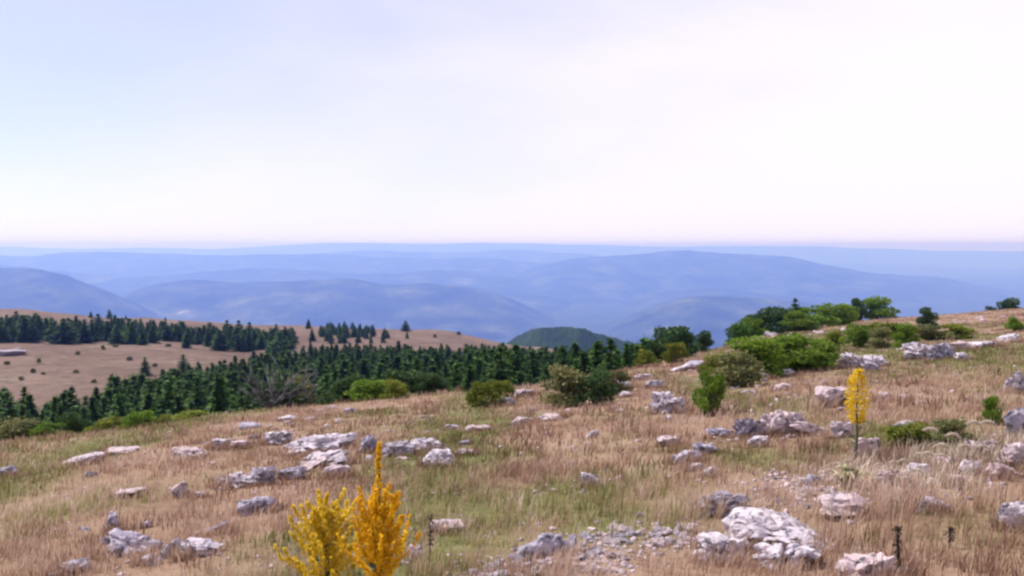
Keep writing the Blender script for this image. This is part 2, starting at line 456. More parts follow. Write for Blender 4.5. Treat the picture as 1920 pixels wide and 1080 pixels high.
ridge('mountain_ridge', 14500, [(-700, 500), (-200, 476), (40, 480), (150, 472), (300, 474), (430, 478), (560, 474), (700, 480), (800, 486), (900, 482), (1000, 492), (1150, 500), (1300, 520)], 2600, .3, 115, mat=M['far_wood'])
ridge('mountain_ridge', 21000, [(1300, 500), (1450, 496), (1580, 494), (1700, 496), (1850, 503), (2100, 508), (2600, 520)], 3000, .3, 126, mat=M['far_wood'])
ridge('mountain_ridge', 27000, [(-900, 470), (-200, 463), (20, 461), (120, 466), (250, 464), (400, 466), (520, 460), (600, 455), (700, 456), (800, 458), (950, 455), (1060, 458), (1200, 461), (1320, 462), (1460, 461), (1600, 463), (1700, 468), (1820, 471), (2000, 470), (2700, 474)], 4500, .2, 137, mat=M['far_wood'])

ridge('mountain_ridge', 9800, [(560, 640), (640, 600), (720, 560), (800, 545), (900, 540), (1010, 552), (1100, 575), (1180, 562), (1260, 545), (1340, 540), (1450, 552), (1560, 560), (1650, 580), (1800, 640)], 1500, .4, 148, mat=M['far_wood'])
ridge('mountain_ridge', 11000, [(-600, 540), (-200, 500), (0, 496), (100, 506), (220, 520), (340, 512), (470, 500), (600, 508), (700, 516), (820, 505), (930, 512), (1040, 540), (1140, 580)], 1700, .35, 159, mat=M['far_wood'])
ridge('mountain_ridge', 17500, [(380, 520), (480, 492), (600, 474), (700, 470), (820, 473), (960, 468), (1080, 474), (1200, 490), (1300, 520)], 2200, .3, 170, mat=M['far_wood'])
ridge('mountain_ridge', 15500, [(1480, 560), (1560, 532), (1660, 520), (1780, 526), (1900, 518), (2100, 522), (2500, 550)], 2000, .3, 181, mat=M['far_wood'])
TOP = max(max(v.co.z for v in o.data.vertices) for o in C.objects if o.name.startswith('mountain_ridge')) + 3.0   # just above the highest crest
print('TOP', TOP)
# ---- the air: one closed box of thin haze
def build_haze():
    x0, x1, y0, y1, z0, z1 = -46000, 46000, -43000, 47000, -645, TOP
    z1 = max(z1, 4.0)
    V = [(x, y, z) for z in (z0, z1) for y in (y0, y1) for x in (x0, x1)]
    Fq = [(0, 2, 3, 1), (4, 5, 7, 6), (0, 1, 5, 4), (2, 6, 7, 3), (0, 4, 6, 2), (1, 3, 7, 5)]
    m = bpy.data.materials.new('haze'); m.use_nodes = True
    nt = m.node_tree; nt.nodes.remove(nt.nodes['Principled BSDF'])
    pv = nt.nodes.new('ShaderNodeVolumePrincipled')
    pv.inputs['Color'].default_value = (.20, .33, 1.0, 1)
    pv.inputs['Absorption Color'].default_value = (.80, .74, 1, 1)
    pv.inputs['Density'].default_value = 1.65e-4
    pv.inputs['Anisotropy'].default_value = 0.25
    nt.links.new(pv.outputs[0], nt.nodes['Material Output'].inputs['Volume'])
    o = link('haze', np_mesh('haze', V, Fq, m, n=4))
    return tag(o, kind='stuff')
build_haze()

# ------------------------------------------------------------------ rocks
def ico(sub):
    bm = bmesh.new(); bmesh.ops.create_icosphere(bm, subdivisions=sub, radius=1.0)
    V = np.array([v.co[:] for v in bm.verts]); T = np.array([[v.index for v in f.verts] for f in bm.faces]); bm.free()
    return V, T
ICO = {s: ico(s) for s in (2, 3, 4, 5)}

def rock_mesh(seed, w, d, h, sub=4, pits=0.10, strata=0.0, mat=None, chop=12, flat=.72):
    r = random.Random(seed)
    V, T = ICO[sub]; V = V.copy()
    # box-ish start, then cut by random planes: angular limestone block
    e = .78
    V = np.sign(V) * np.abs(V) ** e
    V /= np.abs(V).max()
    for _ in range(chop):
        n = Vector((r.gauss(0, 1), r.gauss(0, 1), r.gauss(0, .8))).normalized()
        c = r.uniform(.55, .95)
        n = np.array(n[:]); dd = V @ n - c
        V = V - np.clip(dd, 0, None)[:, None] * n[None, :] * .93
    V[:, 2] = np.where(V[:, 2] > flat, flat + (V[:, 2] - flat) * .3, V[:, 2])
    off = Vector((r.uniform(-50, 50), r.uniform(-50, 50), r.uniform(-50, 50)))
    S = np.array([w / 2, d / 2, h / 2]); m = (w * d * h) ** (1 / 3)
    asp = S / S.max()
    out = np.empty_like(V)
    L = np.linalg.norm(V, axis=1)[:, None]; Nn = V / L
    for i, (p, nn) in enumerate(zip(V, Nn)):
        q = Vector((p[0] * asp[0], p[1] * asp[1], p[2] * asp[2]))
        a = mnoise.fractal(q * 1.5 + off, .9, 2.1, 4)
        b = 1 - abs(mnoise.noise(q * 3.1 + off * 1.7)) * 2
        dsp = .20 * a - pits * max(0, b - .38) * 2.7 + .055 * mnoise.noise(q * 9 + off) - .05 * max(0, mnoise.noise(q * 6 - off))
        if strata: dsp += strata * math.sin(q.z * 22 + 3 * mnoise.noise(q * 1.2 + off))
        out[i] = p + nn * dsp
    out = out / np.abs(out).max(0) * S
    me = np_mesh('rock', out, T, mat, True)
    me.set_sharp_from_angle(angle=rad(32))
    return me

RN = [100]
def rock(x0, x1, y0, y1, mat, label, name='rock', tilt=0.0, sub=4, dep=.75, bury=.22, cat='rock', group=None, dims=None, **kw):
    """a boulder standing where the photograph shows it: x0..x1, top y0, foot y1"""
    px = (x0 + x1) / 2
    gx, gy, gz = hit(px, y1)
    ct, st = math.cos(rad(tilt)), abs(math.sin(rad(tilt)))
    w = (x1 - x0) / F * gy; hp = (y1 - y0) / F * gy
    if st > .08:            # undo the growth of the outline by the tilt
        det = ct * ct - st * st
        w2 = (w * ct - hp * st) / det; h2 = (hp * ct - w * st) / det
        w, hp = max(w2, .35 * w), max(h2, .25 * hp, .1 * w)
    if dims: w, hp = dims[0] / F * gy, dims[1] / F * gy
    d = max(w * dep, hp * .6)
    vis = max(hp - .17 * d * .5, hp * .55)
    cx, cy = gx * (gy + d * .38) / gy, gy + d * .38
    cz = float(ground_z(cx, cy))
    H = vis * (1 + bury) ; RN[0] += 1
    me = rock_mesh(RN[0] * 7 + 3, w * 1.16, d, H * 1.25, sub=sub, mat=M[mat], **kw)
    o = link(name, me)
    o.location = (cx, cy, cz + vis * 1.03 - H * 1.25 / 2 + w * st * .10)
    o.rotation_euler = Euler((R.uniform(-.08, .05), -rad(tilt), R.uniform(-.18, .18)))
    tag(o, label, cat, group)
    FOOT.append((cx, cy, w, d))
    return o

FOOT = []
W_, G_, P_ = 'rock_white', 'rock_grey', 'rock_pink'
rock(110, 192, 835, 874, W_, 'pale rounded boulder at the far left, tapering left, with a flat stone to its right', tilt=12)
rock(193, 256, 838, 853, P_, 'thin flat stone lying just right of the pale tapering boulder', sub=3)
rock(326, 394, 831, 862, P_, 'smooth pinkish boulder in dry grass near the far left edge of the slope')
rock(394, 440, 819, 842, W_, 'small knobbly white rock, left one of a touching pair above the long pitted rock', sub=3, pits=.2)
rock(432, 470, 826, 842, P_, 'small low white rock, right one of a touching pair above the long pitted rock', sub=3)
rock(497, 552, 804, 834, W_, 'dark spotted knobby rock at the upper left end of the big limestone cluster', pits=.3)
rock(527, 662, 809, 852, W_, 'broad flat topped slab at the top of the limestone cluster behind the yellow plants', pits=.2, strata=.02)
rock(560, 662, 828, 876, W_, 'hollowed white block in front of the broad flat topped slab', pits=.32, tilt=8)
rock(536, 610, 846, 886, P_, 'pinkish sloping rock leading down left from the hollowed white block', tilt=24)
rock(524, 578, 866, 901, G_, 'grey faceted rock at the lower left foot of the limestone cluster', tilt=10)
rock(610, 656, 868, 897, P_, 'small round pale stone directly above the left yellow plant', sub=3)
rock(403, 480, 872, 916, W_, 'long pale rock with dark holes, left of the limestone cluster', pits=.34, tilt=6)
rock(466, 518, 868, 910, G_, 'dark streaked stone at the right end of the long pale pitted rock', pits=.3)
rock(443, 526, 930, 964, G_, 'lilac grey rock lying alone left of the yellow plants', tilt=4)
rock(211, 269, 914, 936, P_, 'small cream stone with a pointed left end in open grass at left', sub=3, tilt=0)
rock(317, 360, 893, 934, P_, 'narrow pale rock half hidden in grass right of the small cream stone', tilt=30, sub=3)
rock(363, 386, 922, 934, W_, 'tiny white stone between the narrow pale rock and the long pitted rock', sub=3)
rock(203, 226, 949, 1000, W_, 'white stone standing upright like a finger above the big grey boulder', dep=.7, tilt=0, flat=.98)
rock(166, 240, 984, 1018, W_, 'pale wedge at the left shoulder of the big grey boulder in the lower left', tilt=20)
rock(178, 312, 986, 1044, G_, 'big grey boulder with a shaded underside in the lower left', sub=5, pits=.16)
rock(108, 182, 1036, 1078, G_, 'greenish grey boulder below left of the big grey boulder', tilt=12)
rock(62, 135, 1060, 1090, G_, 'low lilac grey rock cut by the bottom edge at left', tilt=14)
rock(296, 356, 990, 1046, G_, 'grey slab leaning against the right of the big grey boulder', tilt=38)
rock(340, 428, 966, 1004, G_, 'long greenish grey stone slanting up to the right above the jagged white rock', tilt=22, dep=.35, flat=.95)
rock(333, 421, 1008, 1046, W_, 'jagged pinkish white rock right of the leaning grey slab', pits=.22)
rock(257, 290, 969, 991, W_, 'small white stone just above the big grey boulder', sub=3, tilt=14)
rock(262, 300, 1040, 1062, W_, 'small pale stone in front of the big grey boulder', sub=3)
rock(-10, 34, 864, 894, G_, 'dark grey rock cut by the left picture edge', tilt=14)
rock(675, 716, 814, 848, G_, 'dark stone beside the tip of the tall yellow spike', pits=.2)
rock(712, 780, 816, 857, G_, 'shaded left half of the long ledge right of the tall yellow spike', tilt=8, pits=.18)
rock(755, 836, 803, 848, W_, 'bright topped right half of the long ledge right of the tall yellow spike', tilt=8, pits=.18)
rock(795, 862, 832, 876, W_, 'bright white boulder just below the right end of the long ledge', tilt=-6)
rock(850, 892, 838, 856, P_, 'flat pink stone touching the right side of the bright white boulder', sub=3)
rock(835, 862, 793, 807, W_, 'small white stone in the row right of the long ledge, nearest to it', sub=3)
rock(870, 918, 792, 810, P_, 'pinkish white stone at the right end of the row beyond the long ledge', sub=3)
rock(524, 556, 777, 791, W_, 'small white stone at the crest below the grey dead bush, leftmost there', sub=3)
rock(572, 596, 779, 789, W_, 'small white stone at the crest right below the conifers, second along', sub=3)
rock(580, 616, 766, 776, P_, 'flat pale stone on the crest under the conifers, before the small green bushes', sub=3)
rock(612, 634, 760, 771, P_, 'round pale stone on the crest left of the small green bushes', sub=3)
rock(645, 668, 763, 775, G_, 'grey stone on the crest at the foot of the small green bushes', sub=3)
rock(448, 490, 790, 806, G_, 'low grey stone under the grey dead bush', sub=3)
rock(960, 1010, 779, 796, P_, 'long low pink ledge in the middle of the dry slope, left piece', sub=3)
rock(1008, 1058, 773, 789, P_, 'long low pink ledge in the middle of the dry slope, right piece', sub=3)
rock(928, 968, 741, 762, G_, 'grey lilac rock left below the big olive shrub in the middle', sub=3)
rock(962, 1002, 722, 744, P_, 'cream rock touching the left side of the big olive shrub', sub=3)
rock(1088, 1128, 887, 912, W_, 'lone pale topped stone in the green patch in the middle', sub=4)
rock(978, 1068, 986, 1050, G_, 'tilted slab with a dark violet face rising above the rubble at bottom centre', tilt=32, dims=(96, 46), dep=.3, sub=5, pits=.06, flat=.98, bury=.6)
rock(935, 1002, 1040, 1072, G_, 'pale edged block at the foot of the tilted slab', tilt=16)
rock(1000, 1060, 1042, 1076, P_, 'mauve block in the rubble right below the tilted slab')
rock(880, 960, 1062, 1090, G_, 'low grey block left of the rubble, cut by the bottom edge', tilt=10)
rock(808, 872, 977, 1000, P_, 'low pinkish stone in grass right of the tall yellow plant', sub=3)
rock(764, 798, 1024, 1052, P_, 'small round stone beside the foot of the tall yellow plant', sub=3)
rock(1254, 1316, 832, 870, W_, 'pale boulder with a dark underside left of the tan outcrop', tilt=14)
rock(1296, 1342, 827, 852, G_, 'dark grey stone behind the pale boulder left of the tan outcrop', pits=.25)
rock(1234, 1282, 815, 836, P_, 'small pink stone up left of the pale boulder with the dark underside', sub=3)
rock(1288, 1318, 866, 884, P_, 'small pale stone below the pale boulder with the dark underside', sub=3)
rock(1320, 1344, 874, 896, W_, 'tiny white upright stone in green grass above the grey boulder', sub=3)
rock(1324, 1382, 794, 822, G_, 'dark stone with a white tip at the left end of the tan outcrop', tilt=-8, pits=.2)
rock(1374, 1428, 780, 823, G_, 'shaded grey block between the dark stone and the tan outcrop', pits=.2)
rock(1416, 1506, 765, 818, P_, 'big tan boulder with a greenish shaded front in the middle of the outcrop', sub=5, pits=.1)
rock(1472, 1562, 774, 818, P_, 'pinkish white boulder at the right of the outcrop, sloping to the right', tilt=-10, sub=5)
rock(1556, 1602, 790, 822, P_, 'small boulder at the right end of the outcrop beside the yellow spike')
rock(1394, 1442, 813, 840, W_, 'rounded stone in front of the shaded grey block', sub=3)
rock(1218, 1284, 728, 776, W_, 'white rock with a dark arch in its face right of the olive shrub', pits=.3)
rock(1246, 1304, 668, 696, W_, 'slanting white slab on the crest in front of the dark rounded tree', tilt=20, dep=.4, flat=.95)
rock(1286, 1328, 674, 690, G_, 'grey slab behind the slanting white slab on the crest', sub=3)
rock(1572, 1630, 650, 692, W_, 'large white block with a shaded left side on the right hand slope', tilt=-14, pits=.16, sub=5)
rock(1606, 1662, 655, 690, W_, 'lower right half of the large white block on the right hand slope', tilt=6, pits=.2)
rock(1620, 1654, 678, 698, G_, 'dark stone under the large white block on the right hand slope', sub=3)
rock(1698, 1748, 637, 674, W_, 'white knobbly rock at the left end of the long ridge of rocks at right', pits=.26)
rock(1740, 1790, 640, 675, G_, 'mauve rock next along the ridge from the white knobbly rock', pits=.2)
rock(1768, 1826, 632, 656, P_, 'pinkish middle piece of the long ridge of rocks at right', sub=3)
rock(1812, 1876, 628, 652, W_, 'pale thin piece of the long ridge of rocks near its right end', tilt=8, sub=3)
rock(1866, 1912, 616, 642, W_, 'highest and rightmost piece of the long ridge of rocks', tilt=14, sub=3)
rock(1790, 1818, 660, 676, W_, 'small white stone in grass just below the ridge of rocks', sub=3)
rock(1886, 1940, 686, 738, W_, 'white boulder cut by the right picture edge, above the block', pits=.2)
rock(1886, 1950, 762, 822, G_, 'squared mauve block with a bright top cut by the right picture edge', chop=5)
rock(1302, 1412, 910, 968, G_, 'grey pitted boulder up left of the large pale slab', sub=5, pits=.24)
rock(1336, 1556, 953, 1040, W_, 'large pale slab with a broken top, biggest rock at the lower right', sub=5, dep=.9, pits=.12, strata=.02, tilt=-4, flat=.45)
rock(1306, 1420, 1002, 1058, W_, 'rounded white lip at the lower left of the large pale slab', sub=5, pits=.16)
rock(1400, 1536, 1014, 1072, W_, 'white lip with a dark undercut below the front of the large pale slab', sub=5, pits=.26)
rock(1520, 1646, 925, 974, P_, 'low lilac pink rock right of the large pale slab, under the pale leaved plant', pits=.08)
rock(1712, 1782, 934, 966, G_, 'grey mauve stone half sunk in brown grass at lower right', sub=4)
rock(1572, 1696, 1038, 1096, P_, 'pale lilac rock at the bottom edge beside the dark stalk', pits=.14)
rock(1682, 1716, 1060, 1086, W_, 'small white stone right of the dark stalk at the bottom edge', sub=3)
rock(1868, 1950, 932, 996, W_, 'bright white boulder with a black shaded face at the right picture edge', sub=5, pits=.04)
rock(1509, 1542, 888, 912, G_, 'small dark stone with a pale top left of the pale leaved plant', sub=3)
rock(1440, 1488, 688, 706, W_, 'white stone on the slope under the bright green shrub', sub=3, pits=.2)
rock(1404, 1440, 698, 712, G_, 'grey stone at the left of the white one under the bright green shrub', sub=3)
rock(1452, 1486, 715, 732, P_, 'small pink stone below the white one under the bright green shrub', sub=3)
rock(1388, 1418, 728, 742, W_, 'small white stone right of the lowest green shrub', sub=3)
rock(1526, 1590, 724, 764, P_, 'orange pink boulder behind the yellow flower spike, at its left')
rock(1640, 1672, 730, 754, P_, 'small pink stone behind the yellow flower spike, at its right', sub=3)
rock(1670, 1722, 784, 806, W_, 'pale stone lying in the green patch right of the yellow flower spike', sub=3)
rock(1608, 1652, 812, 860, P_, 'pink upright stone right behind the stalk of the yellow flower spike')
rock(1816, 1880, 826, 862, P_, 'pale ledge above the feathery stalks at right, left piece')
rock(1864, 1940, 822, 880, P_, 'pale ledge above the feathery stalks at right, right piece')
rock(1432, 1456, 620, 630, W_, 'small white rock at the crest left, before the skyline trees', sub=3)
rock(1548, 1572, 630, 642, W_, 'small white rock at the crest right of the bright green shrub', sub=3)
rock(1142, 1190, 710, 730, G_, 'grey stone touching the right side of the olive shrub', sub=3)
rock(1190, 1226, 698, 714, P_, 'cream stone up right of the olive shrub', sub=3)
rock(1208, 1244, 712, 730, G_, 'grey stone above the white rock with the dark arch', sub=3)
rock(1160, 1184, 733, 746, W_, 'small white stone between the olive shrub and the arched white rock', sub=3)
rock(-30, 44, 652, 668, G_, 'grey rock outcrop on the far brown meadow at the left edge', sub=4, bury=.5)
rock(505, 527, 628, 641, W_, 'small white rock at the right end of the far tree strip', sub=3)

for q, (x0_, x1_, y0_, y1_, m_, lb) in enumerate((
    (1640, 1700, 884, 912, P_, 'flat pale rock among the feathery stalks, nearest to the pale leaved plant'),
    (1696, 1752, 866, 896, W_, 'white flat rock in the middle of the feathery stalks'),
    (1748, 1806, 850, 882, P_, 'pink flat rock among the feathery stalks below the low green clump'),
    (1800, 1852, 858, 890, W_, 'pale rock under the left piece of the pale ledge at right'),
    (1850, 1914, 870, 900, P_, 'low pinkish rock under the right piece of the pale ledge'),
    (1770, 1812, 892, 914, P_, 'small pink rock in front of the feathery stalks above the brown grass'))):
    rock(x0_, x1_, y0_, y1_, m_, lb, sub=3, pits=.2)

# loose stones: rubble strip at the bottom, debris at the right, scattered small ones
stone_vars = {m: [rock_mesh(900 + i * 13 + ord(m[5]), 1, R.uniform(.7, .95), R.uniform(.5, .75), sub=2 if i > 1 else 3, mat=M[m], chop=8) for i in range(4)] for m in (W_, G_, P_)}
def stones(n, spots, smin, smax, mats, label, group, name='loose_stone'):
    for i in range(n):
        x0, x1, y0, y1, sk = spots[R.randrange(len(spots))]
        u = R.random()
        px = x0 + (x1 - x0) * u; py = R.uniform(y0, y1) + sk * (u - .5)
        gx, gy, gz = hit(px, py)
        s = R.uniform(smin, smax) ** 1.0 * (0.7 + .6 * R.random())
        o = link(name, stone_vars[R.choice(mats)][R.randrange(4)])
        o.scale = (s, s * R.uniform(.7, 1.1), s * R.uniform(.5, .9))
        o.location = (gx, gy, gz + s * .08)
        o.rotation_euler = (R.uniform(-.5, .5), R.uniform(-.5, .5), R.uniform(0, 6.28))
        tag(o, label, 'stone', group)
stones(130, [(1020, 1290, 990, 1060, -50), (880, 1180, 1050, 1085, -10), (1080, 1290, 1000, 1030, -20)], .03, .13, [G_, P_, W_, P_], 'loose stone in the rubble strip beside the tilted slab', 'loose stones of the rubble strip')
stones(80, [(1640, 1900, 850, 915, -60), (1660, 1860, 890, 950, -30), (1430, 1560, 900, 940, 0)], .03, .09, [P_, W_, P_], 'loose pale stone among the feathery stalks at right', 'loose stones at the right')
stones(60, [(0, 900, 800, 1000, 0), (800, 1500, 700, 900, -60), (1200, 1900, 640, 800, -60)], .06, .22, [W_, P_, G_], 'small loose stone scattered in the dry grass of the slope', 'small stones scattered over the slope')

def gravel(name, n, spots, smin, smax, mat, seed):
    """rubble too fine to count, one joined mesh"""
    r = np.random.default_rng(seed); V0, T0 = ICO[2]
    bm = bmesh.new(); bmesh.ops.create_icosphere(bm, subdivisions=1, radius=1.0)
    V0 = np.array([v.co[:] for v in bm.verts]); T0 = np.array([[v.index for v in f.verts] for f in bm.faces]); bm.free()
    corner = []
    for x0, x1, y0, y1, sk in spots:      # the strip's ground, found from a coarse grid of points
        for px in np.linspace(x0, x1, 9):
            for py in np.linspace(y0, y1, 5):
                corner.append(hit(px, py + sk * ((px - x0) / (x1 - x0) - .5))[:2])
    corner = np.array(corner)
    c = corner[r.integers(0, len(corner), n)]
    X = c[:, 0] + r.normal(size=n) * .016 * c[:, 1]; Y = c[:, 1] + r.normal(size=n) * .03 * c[:, 1]
    sz = smin * (smax / smin) ** (r.random(n) ** 2.2) * np.maximum(1, c[:, 1] / 9)
    Vr = V0[None] * r.uniform(.45, 1.35, (n, len(V0), 1)) * np.stack([np.ones(n), r.uniform(.6, 1, n), r.uniform(.35, .75, n)], -1)[:, None, :]
    a = r.uniform(0, 6.28, n); ca, sa = np.cos(a)[:, None], np.sin(a)[:, None]
    V = np.stack([Vr[..., 0] * ca - Vr[..., 1] * sa, Vr[..., 0] * sa + Vr[..., 1] * ca, Vr[..., 2]], -1) * sz[:, None, None]
    V += np.stack([X, Y, ground_z(X, Y) + sz * .12], -1)[:, None, :]
    T = (T0[None] + (np.arange(n) * len(V0))[:, None, None]).reshape(-1, 3)
    tag(link(name, np_mesh(name, V.reshape(-1, 3), T, M[mat])), kind='stuff')
gravel('gravel', 900, [(1010, 1300, 1005, 1045, -45), (880, 1180, 1060, 1085, -10)], .010, .045, P_, 3)
gravel('gravel', 800, [(1640, 1900, 850, 920, -60), (1430, 1560, 890, 950, 0)], .012, .05, P_, 4)
gravel('gravel', 1300, [(20, 1000, 800, 1050, 0), (800, 1560, 690, 980, -40), (1300, 1900, 620, 800, -50)], .012, .055, P_, 9)

# ------------------------------------------------------------------ grass (uncountable)
def grass(name, mat, dens0, hmin, hmax, want, seed, nb=8, wid=.0034, ymax=100, power=1.3, tint=(.2, .8), zones=None):
    g = np.random.default_rng(seed)
    # tufts in (azimuth tangent, distance) with density falling with distance
    NY = 400
    ys = np.geomspace(2.6, ymax, NY)
    dens = dens0 * (5 / ys) ** power
    cnt = dens * 1.42 * ys * np.gradient(ys)
    Y = np.repeat(ys, g.poisson(cnt))
    Y = Y * (1 + g.uniform(-.01, .01, len(Y)))
    t = g.uniform(-.71, .71, len(Y)); X = t * Y
    D = np.interp(t * F + 960, EDGE_PX, EDGE_D)
    keep = Y < D * 1.25
    keep &= g.random(len(Y)) < want(X, Y)
    X, Y = X[keep], Y[keep]
    Z = ground_z(X, Y)
    return blades(name, mat, X, Y, Z, g, hmin, hmax, nb, wid, tint)

def blades(name, mat, X, Y, Z, g, hmin, hmax, nb, wid, tint, sp0=.10):
    n = len(X)
    hs = g.uniform(hmin, hmax, n) ** 1.0 * (.6 + .8 * vnoise(X / .45, Y / .45, 57)) * np.minimum(1, (14 / Y) ** .35) * (0.65 + .7 * vnoise(X / 1.3, Y / 1.3, 55))
    tt = np.clip(g.uniform(tint[0], tint[1], n) + .55 * fbm(X / 2.6, Y / 2.6, 77, 3) + .35 * fbm(X / .6, Y / .6, 78, 2), 0, 1)
    X = np.repeat(X, nb); Y = np.repeat(Y, nb); Z = np.repeat(Z, nb); hs = np.repeat(hs, nb); tt = np.repeat(tt, nb)
    N = len(X)
    an = g.uniform(0, 2 * math.pi, N); lean = g.uniform(.05, .75, N) ; sp = sp0 * np.sqrt(Y / 5)
    hs = hs * g.uniform(.55, 1.1, N)
    dx, dy = np.cos(an), np.sin(an)
    bx, by = X + dx * sp * g.random(N), Y + dy * sp * g.random(N)
    w = wid * np.maximum(1, (Y / 6) ** .8) * g.uniform(.6, 1.3, N)
    # blades lean a little to the right, as after a steady wind
    ldx, ldy = dx * lean + .18, dy * lean
    sx, sy = -dy * .5 + g.uniform(-.5, .5, N), dx * .5 + g.uniform(-.5, .5, N)
    sl = np.hypot(sx, sy) + 1e-6; sx, sy = sx / sl, sy / sl
    base = np.stack([bx, by, Z - .01], -1)
    side = np.stack([sx, sy, 0 * sx], -1) * w[:, None]
    mid = base + np.stack([ldx * .28 * hs, ldy * .28 * hs, hs * .58], -1)
    tip = base + np.stack([ldx * .85 * hs, ldy * .85 * hs, hs * (1 - .22 * lean)], -1)
    V = np.stack([base - side, base + side, mid - side * .8, mid + side * .8, tip], 1).reshape(-1, 3)
    b = np.arange(N)[:, None] * 5
    T = np.concatenate([b + [0, 1, 3], b + [0, 3, 2], b + [2, 3, 4]])
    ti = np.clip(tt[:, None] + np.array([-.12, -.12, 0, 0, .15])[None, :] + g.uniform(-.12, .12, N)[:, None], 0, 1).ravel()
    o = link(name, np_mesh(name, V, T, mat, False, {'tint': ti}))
    return tag(o, kind='stuff')

# places kept open: the rubble strips and the bare pink soil
BARE = []
for px, py, a, b_ in ((1160, 1025, 150, 35), (1780, 890, 130, 40), (1500, 920, 70, 28), (1445, 1000, 110, 45), (240, 1020, 70, 26), (1900, 965, 40, 26), (1355, 945, 50, 22)):
    x, y, z = hit(px, py); x2, y2, z2 = hit(px, py - b_)
    BARE.append((x, y, a / F * y, max(abs(y2 - y), .25)))
def open_at(X, Y):
    o = np.ones_like(X)
    for x, y, a, b_ in BARE:
        o *= 1 - .88 * np.exp(-(((X - x) / a) ** 2 + ((Y - y) / b_) ** 2) ** 2)
    return o
def fuzz(X, Y):
    x, y, z = hit(1830, 960)
    return np.exp(-(((X - x) / .75) ** 2 + ((Y - y) / .9) ** 2))
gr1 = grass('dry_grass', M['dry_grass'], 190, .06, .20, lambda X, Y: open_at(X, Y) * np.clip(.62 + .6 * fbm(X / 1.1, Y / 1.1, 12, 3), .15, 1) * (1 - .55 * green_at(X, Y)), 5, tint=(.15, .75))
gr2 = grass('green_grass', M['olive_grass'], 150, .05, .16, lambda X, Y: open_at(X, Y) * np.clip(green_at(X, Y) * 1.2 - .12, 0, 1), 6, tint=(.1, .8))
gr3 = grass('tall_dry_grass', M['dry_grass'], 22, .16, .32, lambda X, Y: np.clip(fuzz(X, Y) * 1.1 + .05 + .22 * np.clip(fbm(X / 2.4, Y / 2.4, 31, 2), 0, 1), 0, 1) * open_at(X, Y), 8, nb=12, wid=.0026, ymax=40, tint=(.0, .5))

# tufts growing up against the rocks
def fringe():
    g = np.random.default_rng(44); xs, ys = [], []
    for cx, cy, w, d in FOOT:
        if cy > 60: continue       # too far to be told from the slope
        n = int(26 * (w + d) * (6 / cy) ** .25 / .9) + 4
        a = g.uniform(math.pi * .95, math.pi * 2.05, n)
        k = g.uniform(.88, 1.15, n)
        xs.append(cx + np.cos(a) * w * .54 * k); ys.append(cy + np.sin(a) * d * .54 * k)
    X, Y = np.concatenate(xs), np.concatenate(ys)
    blades('rock_side_grass', M['dry_grass'], X, Y, ground_z(X, Y), g, .07, .20, 8, .0032, (.15, .7), .07)
fringe()
def feather(X, Y):
    f = np.zeros_like(X)
    for px, py, a in ((1655, 890, .36), (1720, 876, .42), (1790, 864, .42), (1850, 850, .4), (1905, 840, .4), (1592, 890, .2), (1750, 905, .3), (1690, 905, .3)):
        x, y, z = hit(px, py); f = np.maximum(f, np.exp(-(((X - x) / a) ** 2 + ((Y - y) / .45) ** 2)))
    return f * .9
gr4 = grass('feather_grass', M['plume'], 330, .08, .20, feather, 18, nb=7, wid=.0034, ymax=14, tint=(.0, .9))

# ------------------------------------------------------------------ conifers
def conifer_crown(seed, tiers=15, width=.27, dense=1.0):
    r = np.random.default_rng(seed); mb = MB()
    for k in range(tiers):
        f = (k + r.uniform(-.3, .3)) / tiers
        z = .05 + .93 * max(f, 0)
        Rr = width * (1 - max(f, 0)) ** .8 * r.uniform(.85, 1.12) + .012
        nb = int((8 + 6 * (1 - f)) * dense)
        a0 = r.uniform(0, 6.28)
        for j in range(nb):
            a = a0 + j * 6.283 / nb + r.uniform(-.25, .25); Lb = Rr * r.uniform(.65, 1.15)
            m = 7 if f < .7 else 4
            u = (np.arange(m) + r.uniform(.2, .9, m)) / m
            d = np.array([math.cos(a), math.sin(a), 0])
            P = d[None] * (u * Lb)[:, None]; P[:, 2] = z - .10 * u * Lb * 3 * (1 - f) + .10 * u ** 2 * Lb * 3 + r.uniform(-.03, .03, m)
            Dv = d[None] + np.stack([r.uniform(-.6, .6, m), r.uniform(-.6, .6, m), r.uniform(-.35, .4, m)], -1)
            Nn = np.stack([r.uniform(-.5, .5, m), r.uniform(-.5, .5, m), np.ones(m)], -1)
            mb.cards(P, Dv, Nn, r.uniform(.08, .15, m) * (1.15 - .6 * f), r.uniform(.05, .085, m) * (1.1 - .4 * f), np.clip(r.uniform(.1, .9, m), 0, 1), .2)
    # leader
    mb.tube([(0, 0, .93), (0, 0, 1.02)], [.008, .002], 4, .7)
    return mb.mesh('conifer_crown', M['conifer'])
def conifer_trunk():
    mb = MB(); mb.tube([(0, 0, -.12), (0, 0, .3), (.005, 0, .7), (0, 0, .95)], [.03, .022, .012, .004], 6, .4)
    return mb.mesh('conifer_trunk', M['bark'])
CR = [conifer_crown(200 + i, width=w, tiers=tr) for i, (w, tr) in enumerate(((.24, 15), (.29, 14), (.21, 16), (.33, 13), (.27, 15), (.19, 16)))]
TRK = conifer_trunk()
def conifer(x, y, h, label, group=None, wide=1.0, variant=None, z=None):
    gz = float(ground_z(x, y)) if z is None else z
    t = empty('conifer_tree', (x, y, gz), R.uniform(0, 6.28))
    c = link('crown', CR[R.randrange(6) if variant is None else variant], t); k = link('trunk', TRK, t)
    c.scale = (h * wide, h * wide, h); k.scale = (h, h, h)
    tag(t, label, 'tree', group)
    return t
